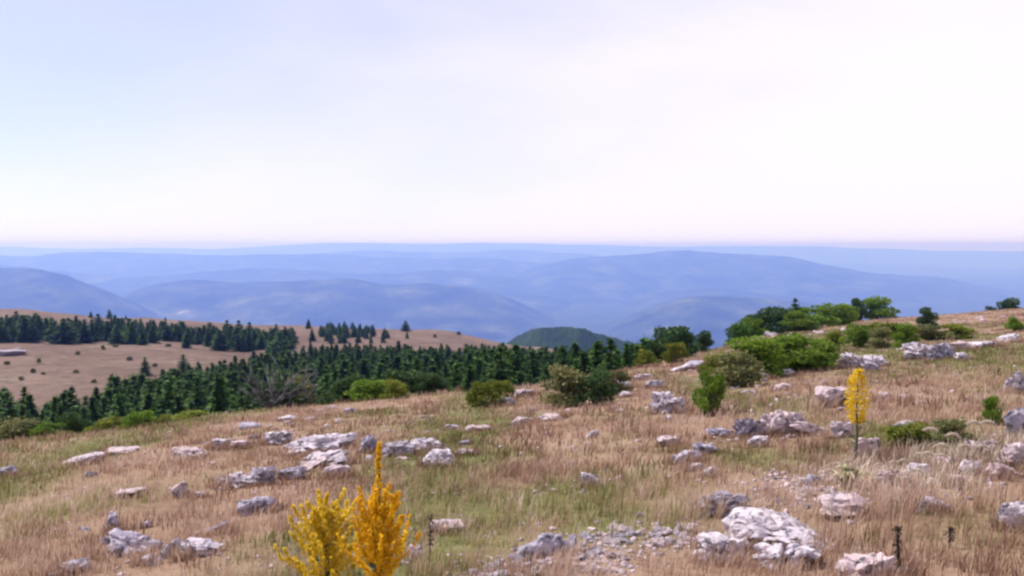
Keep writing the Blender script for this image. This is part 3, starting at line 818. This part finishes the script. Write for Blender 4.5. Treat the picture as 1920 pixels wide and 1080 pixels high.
# the plantation in the dip below the slope
yn = lambda p: np.interp(p, [0, 300, 700, 900, 1100, 1230], [60, 60, 58, 56, 50, 52])
yf = lambda p: np.interp(p, [0, 150, 300, 450, 600, 750, 900, 1000, 1100, 1230], [76, 84, 110, 154, 212, 236, 218, 195, 140, 100])
done = []; tries = 0
while len(done) < 800 and tries < 60000:
    tries += 1
    p = R.uniform(-30, 1225) if R.random() < .68 else R.uniform(-30, 420)
    a, b = float(yn(p)), float(yf(p))
    Y = math.sqrt(R.uniform(a * a, b * b)) if R.random() < .55 else a * (b / a) ** R.random()
    x = (p - 960) / F * Y
    sep_ = 1.05 + Y * .005
    if any((x - q[0]) ** 2 + (Y - q[1]) ** 2 < sep_ ** 2 for q in done): continue
    done.append((x, Y, p, (Y - a) / (b - a)))
done.sort(key=lambda q: q[1])
def zone(p, f):
    side = 'left end below the brown meadow' if p < 330 else 'behind the grey dead bush' if p < 600 else 'below the bare brown hump' if p < 880 else 'right end below the wooded hill'
    return 'dark conifer in the ' + ('front rows' if f < .3 else 'back rows') + ' of the plantation, ' + side
for x, Y, p, f in done[:195]:
    conifer(x, Y, R.uniform(3.0, 5.3) * (1 + .14 * (Y > 120)) * (.82 if p < 260 else 1) * R.choice([1, 1, 1, .75]), zone(p, f), 'conifers of the plantation in the dip', wide=R.uniform(1.0, 1.4))
def joined_conifers(spots, h0, h1):
    mb = MB(); r = np.random.default_rng(5)
    for x, Y, p, f in spots:
        me = CR[R.randrange(6)]
        co = np.empty(len(me.vertices) * 3, np.float32); me.vertices.foreach_get('co', co); co = co.reshape(-1, 3)
        ti = np.empty(len(me.vertices), np.float32); me.attributes['tint'].data.foreach_get('value', ti)
        T = np.empty(len(me.polygons) * 3, np.int32); me.polygons.foreach_get('vertices', T)
        h = R.uniform(h0, h1) * (.78 if p < 200 and Y < 150 else 1) * (.75 if p > 560 and f == 1 else 1); w = h * R.uniform(1.0, 1.7); a = R.uniform(0, 6.28)
        V = np.stack([(co[:, 0] * math.cos(a) - co[:, 1] * math.sin(a)) * w + x, (co[:, 0] * math.sin(a) + co[:, 1] * math.cos(a)) * w + Y, co[:, 2] * h + float(ground_z(x, Y))], -1)
        mb.add(V, T.reshape(-1, 3), np.clip(ti + R.uniform(-.2, .2), 0, 1))
    tag(link('conifer_wood', mb.mesh('conifer_wood', M['conifer'])), kind='stuff')
joined_conifers(done[195:], 3.4, 5.4)
far_strip = []
for i in range(240):
    p = R.uniform(-25, 545); Y = R.uniform(245, 300)
    far_strip.append(((p - 960) / F * Y, Y, p, 1))
for i in range(34):
    p = R.choice([R.uniform(572, 690), R.uniform(600, 765)]); Y = R.uniform(300, 385)
    far_strip.append(((p - 960) / F * Y, Y, p, 1))
joined_conifers(far_strip, 3.6, 6.2)
def conifer_at(px, ytop, Y, label, wide=1.0, variant=None, group=None):
    x, y, z = at(px, Y)
    ztop = EYE - (ytop - HOR) / F * Y
    return conifer(x, y, max(ztop - z, 1.0) / 1.02, label, group, wide, variant)
conifer_at(938, 642, 54, 'tall dark cone shaped conifer standing in front of the plantation above the olive bushes', .95, 1)
conifer_at(1146, 626, 50, 'pointed dark conifer at the right end of the plantation, tallest there', .9, 1)
conifer_at(1176, 634, 52, 'slim dark conifer, left one of the pair right of the pointed conifer', .8, 2)
conifer_at(1196, 637, 52, 'slim dark conifer, right one of the pair right of the pointed conifer', .8, 0)
conifer_at(1056, 640, 60, 'broad dark conifer below the left foot of the wooded hill', .9, 3)
conifer_at(313, 706, 62, 'tall broad dark conifer at the front of the plantation above the yellow green bush', 1.1, 3)
conifer_at(124, 728, 66, 'narrow conifer sticking up at the left end of the plantation', .9, 2)
conifer_at(268, 668, 165, 'lone small conifer on the brown meadow, left one of two', 1.25, 1)
conifer_at(340, 662, 168, 'lone small conifer on the brown meadow, right one of two', 1.2, 3)
conifer_at(368, 676, 140, 'conifer rising above the plantation just below the two lone ones', 1.2, 1)
# strip of trees on the far side of the meadow
for i in range(80):
    p = R.uniform(-25, 545); Y = R.uniform(232, 300) - (p > 430) * 14
    x, y, z = at(p, Y)
    conifer(x, y, R.uniform(4.4, 6.8) * (1.08 if p < 260 else .95), 'dark conifer in the strip beyond the brown meadow, ' + ('left end by the picture edge' if p < 160 else 'middle stretch' if p < 380 else 'right end near the white rock'), 'conifers in the strip beyond the meadow', wide=R.uniform(1.3, 2.0))
for p, yt in ((168, 583), (203, 579), (234, 591), (308, 594), (424, 598), (446, 598), (466, 602), (516, 606), (548, 614)):
    Y = 385 if p < 320 else 300
    conifer_at(p, yt, Y, 'small dark tree standing out on the far brown ridge at left', 1.5, 1, 'lone trees along the far ridge')
for i in range(24):
    p = R.choice([R.uniform(575, 680), R.uniform(600, 765)]); Y = R.uniform(330, 392)
    x, y, z = at(p, Y)
    conifer(x, y, R.uniform(2.4, 5.0), 'scattered dark conifer on the far ridge left of the bare brown hump', 'conifers scattered on the far ridge', wide=R.uniform(1.1, 1.7))

# ------------------------------------------------------------------ shrubs and broadleaf trees
def bush_crown(seed, mat, n=3000, lobes=16, leaf=.055, flat=.8, tall=1.0, open_=.0):
    """unit bush: about 1 wide (radius .5), 1 high, standing on z=0"""
    r = np.random.default_rng(seed); mb = MB()
    cs = []
    for i in range(lobes):
        a = r.uniform(0, 6.28); q = math.sqrt(r.random()) * .36
        z = (r.uniform(.10, .45) if i % 2 else r.uniform(.4, .82)) * tall
        q *= 1 - .8 * max(0, z - .4)
        cs.append((math.cos(a) * q, math.sin(a) * q, z, r.uniform(.11, .22)))
    w = np.array([c[3] ** 2 for c in cs]); w /= w.sum()
    k = r.choice(lobes, n, p=w)
    cc = np.array(cs)[k]
    d = r.normal(size=(n, 3)); d /= np.linalg.norm(d, axis=1)[:, None]
    rr = cc[:, 3] * (r.uniform(.45, 1.12, n) ** .6) * (1 + .25 * r.normal(size=n) * open_)
    P = cc[:, :3] + d * rr[:, None] * np.array([1, 1, flat])
    P[:, 2] = np.maximum(P[:, 2], .03)
    lobe_t = r.uniform(-.2, .2, lobes)[k]
    D = d * .6 + r.normal(size=(n, 3)) * .6
    mb.cards(P, D, r.normal(size=(n, 3)), leaf * r.uniform(.7, 1.5, n), leaf * r.uniform(.45, .9, n), np.clip(.5 + lobe_t + r.uniform(-.35, .35, n), 0, 1), .15)
    return mb.mesh('bush_crown', M[mat]), cs
def limbs_mesh(cs, seed, mat='bark', rad0=.022):
    r = random.Random(seed); mb = MB()
    for c in cs[:9]:
        m = (c[0] * .4 + r.uniform(-.05, .05), c[1] * .4 + r.uniform(-.05, .05), c[2] * .5)
        mb.tube([(r.uniform(-.04, .04), r.uniform(-.04, .04), -.1), m, (c[0], c[1], c[2])], [rad0, rad0 * .65, rad0 * .25], 5, .5)
    return mb.mesh('limbs', M[mat])
BV = {}
for nm, mat, kw in (('dark', 'leaf_dark', {}), ('green', 'leaf_green', {}), ('olive', 'leaf_olive', dict(open_=1.0)), ('lime', 'leaf_lime', dict(open_=.8)), ('conif', 'conifer', {})):
    BV[nm] = []
    for i in range(3):
        me, cs = bush_crown(400 + i * 7 + len(nm), mat, leaf=.062, **kw)
        BV[nm].append((me, limbs_mesh(cs, i)))
def bush(px, ytop, Y, wpx, kind, label, name='shrub', cat='shrub', group=None, dep=.9, v=None, sink=0.0):
    x, y, z = at(px, Y)
    ztop = EYE - (ytop - HOR) / F * Y
    h = max(ztop - z, .3); w = wpx / F * Y
    t = empty(name, (x, y, z - sink), R.uniform(0, 6.28))
    me, lm = BV[kind][R.randrange(3) if v is None else v]
    c = link('crown', me, t); k = link('trunk' if name.endswith('tree') else 'branches', lm, t)
    for o in (c, k): o.scale = (w * 1.12, w * dep, (h + sink) * 1.02)
    tag(t, label, cat, group)
    return t
def bushg(px, ytop, yfoot, wpx, kind, label, **kw):
    gx, gy, gz = hit(px, yfoot)
    return bush(px, ytop, gy, wpx, kind, label, **kw)

# right hand side
bush(1278, 592, 40, 112, 'dark', 'dark rounded tree with a pointed top on the crest, in front of the blue hills', name='broadleaf_tree', cat='tree', v=0)
bush(1240, 612, 41, 72, 'dark', 'lower left neighbour of the dark rounded tree on the crest', name='broadleaf_tree', cat='tree', v=1)
bush(1318, 618, 42, 60, 'dark', 'low dark bush on the right flank of the dark rounded tree', v=2)
bush(1392, 602, 60, 70, 'conif', 'low black green bush at the left foot of the skyline tree row', v=0)
bush(1432, 574, 66, 100, 'dark', 'first tall dark tree of the skyline row on the right, leftmost', name='broadleaf_tree', cat='tree', v=1)
conifer_at(1492, 556, 74, 'small pointed conifer poking up in the middle of the skyline tree row', 1.2, 1)
bush(1480, 568, 72, 96, 'dark', 'second dark tree of the skyline row, beside the small pointed conifer', name='broadleaf_tree', cat='tree', v=0)
bush(1522, 568, 76, 100, 'green', 'third dark tree of the skyline row, right of the small pointed conifer', name='broadleaf_tree', cat='tree', v=2)
bush(1560, 562, 80, 90, 'green', 'lighter green rounded tree near the right of the skyline row', name='broadleaf_tree', cat='tree', v=1)
bush(1610, 556, 96, 44, 'dark', 'dark tree standing apart right of the skyline row, left of a pair', name='broadleaf_tree', cat='tree', v=2)
bush(1648, 555, 96, 84, 'green', 'wide dark tree at the right end of the skyline row', name='broadleaf_tree', cat='tree', v=0)
bushg(1742, 574, 618, 46, 'dark', 'lone dark bush narrowing to its foot, on the bare crest at right', v=1)
bush(1890, 556, 100, 70, 'dark', 'dark bush on the skyline at the right picture edge', v=2)
bush(1866, 566, 100, 46, 'dark', 'small bush on the skyline left of the one at the picture edge', v=0)
bushg(1500, 618, 694, 165, 'green', 'broad bright green shrub in the middle of the right hand slope', v=1)
bushg(1412, 628, 708, 150, 'green', 'green shrub left of the broad bright green shrub, darker at its foot', v=0)
bushg(1392, 652, 726, 110, 'olive', 'olive green shrub at the left front of the green shrubs', v=1)
bushg(1345, 664, 716, 60, 'lime', 'yellowish green shrub between the dark crest tree and the green shrubs', v=2)
bushg(1336, 688, 778, 78, 'green', 'narrow bright green shrub growing lowest on the slope, below the others', v=2)
bushg(1612, 604, 652, 70, 'green', 'green bush behind the large white block', v=2)
bushg(1652, 612, 654, 60, 'olive', 'grey green bush right behind the large white block', v=0)
bushg(1700, 604, 652, 56, 'green', 'deep green bush between the large white block and the ridge of rocks', v=0)
bushg(1560, 612, 650, 60, 'lime', 'yellow green bush up right of the broad bright green shrub', v=0)
bushg(1800, 606, 636, 70, 'lime', 'olive bush behind the middle of the ridge of rocks', v=1)
bushg(1905, 590, 620, 40, 'green', 'green bush at the right edge above the ridge of rocks', v=1)
bushg(1868, 742, 796, 42, 'green', 'small dark green shrub left of the squared mauve block', v=0)
bushg(1700, 796, 842, 130, 'lime', 'low olive green clump in the grass right of the spike stalk', v=2)
bushg(1790, 798, 836, 110, 'olive', 'low green clump behind the feathery stalks', v=0)
bushg(1455, 632, 700, 120, 'green', 'bright green shrub between the broad bright shrub and the darker one left of it', v=2)
bushg(1545, 634, 684, 90, 'green', 'low bright green shrub at the right end of the green shrubs', v=0)
bush(1590, 568, 84, 60, 'green', 'low green bush closing the gap in the skyline row before the wide end tree', v=0)
bush(1410, 590, 62, 70, 'green', 'lighter bush at the front of the skyline row, near its left foot', v=2)
bush(1500, 578, 70, 90, 'green', 'leafy green bush before the middle trees of the skyline row', v=1)
bushg(1665, 596, 634, 120, 'lime', 'wide yellowish green low shrub under the end of the skyline row', v=0)
bushg(1745, 606, 640, 80, 'olive', 'faded green shrub under the lone dark crest bush', v=2)
# the middle
bushg(1062, 684, 762, 118, 'olive', 'big olive brown shrub in the middle of the slope, left half', v=0)
bushg(1118, 690, 758, 90, 'dark', 'dark green shrub joined to the right of the big olive brown shrub', v=1)
bushg(1160, 690, 740, 60, 'olive', 'small olive shrub at the right end of the middle shrubs', v=2)
bushg(905, 708, 762, 70, 'lime', 'yellow green bush left of the big olive brown shrub', v=0)
bushg(940, 712, 745, 50, 'lime', 'small yellow green bush between two pale rocks and the conifers', v=2)
# along the foot of the plantation
bush(640, 694, 27, 120, 'dark', 'rounded green bush on the crest in front of the plantation, before the conifers', v=0)
bush(688, 706, 26, 100, 'green', 'lighter green bush joined to the right of the rounded green bush', v=1)
bush(762, 690, 30, 110, 'dark', 'grey green bush behind the small yellow flowered bush', v=2)
bush(814, 698, 28, 80, 'dark', 'blue grey bush right of the small yellow flowered bush', v=1)
bush(548, 692, 34, 90, 'olive', 'olive bush behind the grey dead bush', v=1)
bush(250, 768, 23, 74, 'green', 'rounded lime green bush in front of the plantation at left', v=1)
bush(204, 784, 23, 76, 'lime', 'yellow green low bush left of the rounded lime green bush', v=2)
bush(362, 764, 25, 90, 'lime', 'yellow green low bush right below the tall broad conifer', v=0)
bush(400, 772, 28, 44, 'green', 'small green bush left of the grey dead bush', v=2)
bush(130, 770, 25, 76, 'dark', 'dusty dark bush at the left front of the plantation', v=1)
bush(28, 786, 23.5, 110, 'olive', 'olive bush at the left picture edge below the meadow', v=0)
bush(82, 792, 23.5, 80, 'green', 'small green bush second from the left picture edge', v=2)
# small dots of scrub on the meadow
for px, py in ((68, 680), (57, 699), (76, 703), (138, 700), (7, 684), (34, 713), (190, 656), (212, 651), (142, 665), (108, 640), (171, 718), (240, 676), (312, 650), (30, 660), (286, 688), (860, 628), (815, 633), (930, 640)):
    gx, gy, gz = hit(px, py)
    bush(px, py - R.uniform(5, 9), gy, R.uniform(9, 16), R.choice(['olive', 'olive', 'dark']), 'tiny dark scrub bush dotted on the brown meadow', group='scrub dotted on the far meadow')

# grey dead bush: bare forked branches round a small dark heart
def dead_bush():
    x, y, z = at(500, 26)
    t = empty('dead_bush', (x, y, z))
    tag(t, 'grey bare branched bush with a dark heart on the crest before the plantation', 'bush')
    r = random.Random(5); w = 130 / F * y; h = EYE - (704 - HOR) / F * y - z
    for i in range(24):
        mb = MB(); a = r.uniform(0, 6.28); L = r.uniform(.4, .75) * w
        p0 = Vector((0, 0, 0)); d = Vector((math.cos(a), math.sin(a) * .6, r.uniform(.25, 1.4))).normalized()
        pts = [p0]
        for k in range(4):
            d = (d + Vector((r.gauss(0, .2), r.gauss(0, .2), r.gauss(0, .15)))).normalized(); pts.append(pts[-1] + d * L / 4)
        pts = [Vector((p.x, p.y, max(min(p.z, h), -.1))) for p in pts]
        mb.tube([p[:] for p in pts], [.036, .028, .02, .013, .006], 5, r.random())
        for q in range(7):
            k = r.randrange(1, 5); b = pts[k]; dd = (d + Vector((r.gauss(0, .6), r.gauss(0, .6), r.gauss(.1, .5)))).normalized()
            e = b + dd * L * r.uniform(.25, .5)
            mb.tube([b[:], ((b + e) / 2 + Vector((r.gauss(0, .03), 0, r.gauss(0, .03))))[:], e[:]], [.014, .010, .005], 4, r.random())
        link('branch', mb.mesh('branch', M['twig']), t)
    c = link('foliage', BV['dark'][2][0], t); c.scale = (w * .9, w * .6, h * .85); c.location = (.25, .3, -.05)
dead_bush()

# ------------------------------------------------------------------ yellow flowering plants
def flower_spike(mb, pts, n, spread, size, r, t0=0.0):
    """small five petalled flowers (as petal pairs) packed along a curved spike"""
    pts = np.array(pts); m = len(pts)
    u = np.clip(t0 + (1 - t0) * r.random(n), 0, 1) * (m - 1)
    i = np.minimum(u.astype(int), m - 2); f = (u - i)[:, None]
    c = pts[i] * (1 - f) + pts[i + 1] * f
    d = r.normal(size=(n, 3)); d /= np.linalg.norm(d, axis=1)[:, None]
    taper = (1 - .55 * (u / (m - 1)))[:, None]
    P = c + d * spread * taper * r.uniform(.5, 1.1, (n, 1))
    for k in range(2):
        D = np.cross(d, r.normal(size=(n, 3)))
        mb.cards(P, D, d + .3 * r.normal(size=(n, 3)), size * r.uniform(.7, 1.25, n), size * r.uniform(.5, .8, n), np.clip(r.uniform(.1, .95, n), 0, 1), .25)

def mullein(px, Y, ytop_leader, rows, mat, label, seed, nbr, width_px, leader=True):
    r = np.random.default_rng(seed); rr = random.Random(seed)
    x, y, z = at(px, Y)
    t = empty('mullein_plant', (x, y, z)); tag(t, label, 'flower', None)
    sc = Y / F
    H = EYE - (ytop_leader - HOR) * sc - z
    top_br = EYE - (rows[0] - HOR) * sc - z; low_br = EYE - (rows[1] - HOR) * sc - z
    mb = MB(); mb.tube([(0, 0, -.05), (.005, 0, H * .3), (0, .004, H * .6), (.004, 0, H * (.93 if leader else .7))], [.016, .014, .010, .004], 7, .45)
    link('stem', mb.mesh('stem', M['stem_green']), t)
    if leader:
        mb = MB(); pts = [(0, 0, H * .55), (.002, 0, H * .75), (-.002, 0, H * .9), (.003, 0, H)]
        mb.tube(pts, [.007, .006, .005, .002], 5, .3)
        flower_spike(mb, pts, 210, .026, .022, r)
        link('flower_spike', mb.mesh('flower_spike', M[mat]), t)
    W = width_px * sc / 2
    for i in range(nbr):
        f = ((i + .5) / nbr) ** .9
        a = i * 2.399 + rr.uniform(-.3, .3)
        z0 = low_br - .06 + (top_br - low_br) * f * .72
        L = W * (1.08 - .62 * f) * rr.uniform(.35, 1.08)
        up = (.10 + .10 * (1 - f)) * rr.uniform(.6, 1.3) * (H / .95)
        d = np.array([math.cos(a), math.sin(a), 0])
        pts = [np.array([0, 0, z0]), d * L * .45 + [0, 0, z0 + up * .22], d * L * .85 + [0, 0, z0 + up * .65], d * L + [rr.uniform(-.015, .015), 0, z0 + up * 1.1]]
        pts[3][2] = min(pts[3][2], top_br + .01)
        mb = MB(); mb.tube(pts, [.0035, .003, .0025, .0015], 4, .3)
        flower_spike(mb, pts, int(62 * rr.uniform(.7, 1.3)), .021, .021, r, .12)
        link('flower_spike', mb.mesh('flower_spike', M[mat]), t)
    # broad grey green leaves low on the stem
    for k in range(3):
        mb = MB()
        for q in range(3):
            a = (k * 3 + q) * 2.4; zz = .03 + .05 * (k * 3 + q); L = .15 - .008 * (k * 3 + q)
            d = np.array([math.cos(a), math.sin(a), 0]); s = np.array([-math.sin(a), math.cos(a), 0])
            rows_ = []
            for u in np.linspace(0, 1, 6):
                wv = .03 * math.sin(math.pi * min(.08 + u * .92, 1)) ** .8
                c = d * u * L + np.array([0, 0, zz + .12 * u - .13 * u * u])
                rows_ += [c - s * wv, c + [0, 0, -.012 * math.sin(math.pi * u)], c + s * wv]
            T = []
            for i in range(5):
                for j in range(2):
                    a0 = i * 3 + j; T += [(a0, a0 + 1, a0 + 4), (a0, a0 + 4, a0 + 3)]
            mb.add(np.array(rows_), T, rr.uniform(.2, .9))
        link('leaf', mb.mesh('leaf', M['stem_grey'], True), t)
    return t
mullein(707, 4.75, 834, (888, 1088), 'flower_gold', 'tall golden mullein with one spike rising high above its branches, right of the pair', 31, 72, 166)
mullein(606, 5.0, 884, (884, 1100), 'flower_lemon', 'shorter bushy lemon yellow mullein, left of the pair, without a tall leader', 32, 76, 196, leader=False)

def spike_plant(px, yfoot, ytop, yflow, wpx, label):
    x, y, z = hit(px, yfoot)
    t = empty('yellow_flower_spike', (x, y, z)); tag(t, label, 'flower')
    r = np.random.default_rng(77); s = y / F
    H = (yfoot - ytop) * s; zf = (yfoot - yflow) * s
    mb = MB(); mb.tube([(0, 0, -.05), (.01, 0, H * .3), (.004, 0, H * .6), (.012, 0, H * .97)], [.017, .015, .011, .004], 7, .4)
    link('stem', mb.mesh('stem', M['stem_grey']), t)
    mb = MB(); pts = [(.008, 0, zf), (.01, 0, zf + (H - zf) * .5), (.012, 0, H)]
    pp = np.array(pts); n = 620
    u = r.random(n); zc = zf + (H - zf) * u
    rad_ = wpx * s / 2 * np.sin(np.pi * (.10 + .86 * u)) ** .6
    a = r.uniform(0, 6.28, n); q = r.uniform(.35, 1.0, n) * rad_
    P = np.stack([.01 + np.cos(a) * q, np.sin(a) * q, zc], -1)
    d = np.stack([np.cos(a), np.sin(a), r.uniform(-.1, .6, n)], -1)
    for k in range(2):
        mb.cards(P, d + .4 * r.normal(size=(n, 3)), r.normal(size=(n, 3)), .045 * r.uniform(.7, 1.2, n), .016 * r.uniform(.8, 1.3, n), r.uniform(.1, .85, n), .2)
    link('flower_head', mb.mesh('flower_head', M['flower_lemon']), t)
    for k in range(8):
        mb = MB(); a = k * .8 + .3; L = .16
        P = [(0, 0, .06 + .05 * k), (math.cos(a) * L * .5, math.sin(a) * L * .5, .10 + .05 * k), (math.cos(a) * L, math.sin(a) * L, .07 + .05 * k)]
        mb.tube(P, [.006, .005, .001], 4, .6)
        link('leaf', mb.mesh('leaf', M['stem_grey']), t)
spike_plant(1604, 872, 690, 792, 46, 'single yellow flower spike on a bare grey green stalk on the right hand slope')

def leafy_tuft(px, yfoot, ytop, wpx, label):
    x, y, z = hit(px, yfoot)
    t = empty('pale_leaved_plant', (x, y, z)); tag(t, label, 'plant')
    rr = random.Random(3); s = y / F; H = (yfoot - ytop) * s; W = wpx * s / 2
    for k in range(22):
        a = rr.uniform(0, 6.28); L = W * rr.uniform(.55, 1.1); hh = H * rr.uniform(.6, 1.15)
        d = np.array([math.cos(a), math.sin(a), 0]); sd = np.array([-math.sin(a), math.cos(a), 0])
        V = []; mb = MB()
        for u in np.linspace(0, 1, 7):
            c = d * L * (u ** .9) + np.array([0, 0, hh * (1.9 * u - 1.35 * u * u)])
            wv = .013 * math.sin(math.pi * (.12 + .86 * u)) + .001
            V += [c - sd * wv, c + np.array([0, 0, -.005]), c + sd * wv]
        T = []
        for i in range(6):
            for j in range(2):
                a0 = i * 3 + j; T += [(a0, a0 + 1, a0 + 4), (a0, a0 + 4, a0 + 3)]
        mb.add(np.array(V), T, rr.uniform(.35, 1.0))
        link('leaf', mb.mesh('leaf', M['leaf_pale'], True), t)
    me, lm = BV['olive'][0]
    c = link('foliage', me, t); c.scale = (W * 1.0, W * .8, H * .8)
leafy_tuft(1592, 918, 862, 92, 'pale cream leaved tuft at the foot of the yellow spike stalk')

# feathery curved seed heads at the right
def plume_mesh(seed):
    r = np.random.default_rng(seed); rr = random.Random(seed)
    stem, head = MB(), MB()
    pts = [(0, 0, -.05), (-.01, 0, .45), (-.06, 0, .75), (-.16, 0, .95)]
    stem.tube(pts, [.010, .008, .007, .006], 5, .5)
    hp = np.array([(-.16, 0, .95), (-.26, 0, 1.03), (-.38, .01, 1.04), (-.52, .02, .98)])
    head.tube(hp, [.028, .045, .042, .008], 6, .6)
    n = 260; u = r.random(n) * 2.95; i = u.astype(int); f = (u - i)[:, None]
    P = hp[i] * (1 - f) + hp[i + 1] * f + r.normal(size=(n, 3)) * .024
    D = (hp[i + 1] - hp[i]) * 1.0 / .12 + r.normal(size=(n, 3)) * .5
    head.cards(P, D, r.normal(size=(n, 3)), .09 * r.uniform(.6, 1.2, n), .012, r.uniform(.2, 1, n), .1)
    return stem.mesh('plume_stem', M['stem_grey']), head.mesh('plume', M['plume'])
PL = [plume_mesh(i) for i in range(3)]
pl_spots = [(1750, 822, 1), (1790, 832, 1), (1828, 808, 1), (1856, 802, .9), (1808, 852, 1), (1740, 860, .9), (1690, 872, .9), (1664, 884, .8), (1768, 866, .9), (1720, 888, .8), (1842, 846, .9), (1700, 902, .8), (1570, 868, .7), (1588, 862, .7), (1552, 880, .7), (1770, 846, .9), (1668, 868, .8), (1724, 856, .8)]
for i, (px, py, s) in enumerate(pl_spots):
    gx, gy, gz = hit(px + 18, py + 46)
    t = empty('feathery_grass_stalk', (gx, gy, gz), R.uniform(-.5, .5))
    sm_, hm = PL[i % 3]
    H = 62 / F * gy * s
    for nm, me in (('stem', sm_), ('plume', hm)):
        o = link(nm, me, t); o.scale = (H * 1.1, H, H)
    tag(t, 'pale feathery grass head bending left over the stones at right', 'grass stalk', 'feathery grass heads at the right')

# thin dark dead stalks in the foreground
def stalk(px, yfoot, ytop, label, lean=.0, thick=.008):
    x, y, z = hit(px, min(yfoot, 1300))
    H = (yfoot - ytop) / F * y
    t = empty('dead_stalk', (x, y, z)); tag(t, label, 'dead stalk')
    mb = MB(); mb.tube([(0, 0, -.04), (lean * H * .3, 0, H * .35), (lean * H * .5 - .006, 0, H * .7), (lean * H, 0, H)], [thick, thick * .9, thick * .7, thick * .3], 6, .3)
    link('stem', mb.mesh('stem', M['dark_stem']), t)
    r = np.random.default_rng(px); n = 70
    u = r.uniform(.35, 1, n); P = np.stack([lean * H * u + r.normal(size=n) * .012, r.normal(size=n) * .012, H * u], -1)
    mb = MB(); mb.cards(P, r.normal(size=(n, 3)) + [0, 0, 1], r.normal(size=(n, 3)), .035, .010, r.random(n), .1)
    link('seed_head', mb.mesh('seed_head', M['dark_stem']), t)
stalk(1686, 1085, 985, 'dark dead stalk standing at the bottom edge between two pale stones', -.05, .012)
stalk(806, 1060, 960, 'thin dark weed stalk right of the tall golden mullein', .03, .005)
stalk(1780, 1030, 990, 'short brown dead stalk in the brown grass at lower right', .05, .008)

# small bushes with yellow flowers along the crest
def flowering(px, ytop, Y, wpx, label, n=160, kind='lime', v=0):
    t = bush(px, ytop, Y, wpx, kind, label, name='flowering_shrub', cat='flowering shrub', v=v)
    c = t.children[0]
    r = np.random.default_rng(px); me = c.data
    co = np.empty(len(me.vertices) * 3, np.float32); me.vertices.foreach_get('co', co); co = co.reshape(-1, 3)
    co = co[co[:, 2] > .45]
    n *= 4
    P = co[r.integers(0, len(co), n)] * [1.08, 1.08, 1.05]
    mb = MB(); mb.cards(P, r.normal(size=(n, 3)), r.normal(size=(n, 3)), .11 * r.uniform(.7, 1.3, n), .08, r.random(n), .2)
    o = link('blossom', mb.mesh('blossom', M['flower_lemon']), t); o.scale = c.scale
flowering(742, 712, 25, 56, 'small bush with golden flowers on the crest below the plantation, in the middle', 220, v=1)
flowering(186, 786, 22, 56, 'small yellow flowered bush in front of the plantation at far left', 120, v=0)
flowering(1268, 640, 31, 44, 'yellow flowered plant against the foot of the dark rounded crest tree', 200, v=2)
flowering(1212, 650, 31, 50, 'straw yellow bush left of the dark rounded crest tree', 120, v=0)
flowering(300, 780, 22.5, 40, 'tiny yellow flowered tuft right of the rounded lime green bush', 90, v=1)
flowering(572, 716, 27, 44, 'yellow tinged bush right behind the grey dead bush', 70, kind='olive', v=2)

# rough undergrowth between the plantation trees
def undergrowth():
    r = np.random.default_rng(91); n = 42000
    p = r.uniform(-40, 1240, n); a = yn(p) - 12; b = yf(p)
    Y = a * (b / a) ** r.random(n); x = (p - 960) / F * Y
    z = ground_z(x, Y) + r.uniform(0, 1.0, n) ** 1.6 * 1.5 * np.clip(fbm(x / 6, Y / 6, 15, 3) + .55, 0, 1)
    mb = MB(); mb.cards(np.stack([x, Y, z], -1), r.normal(size=(n, 3)), r.normal(size=(n, 3)), r.uniform(.3, .6, n), r.uniform(.18, .35, n), np.clip(r.uniform(.1, .9, n) , 0, 1), .15)
    tag(link('undergrowth', mb.mesh('undergrowth', M['leaf_dark'])), kind='stuff')
undergrowth()
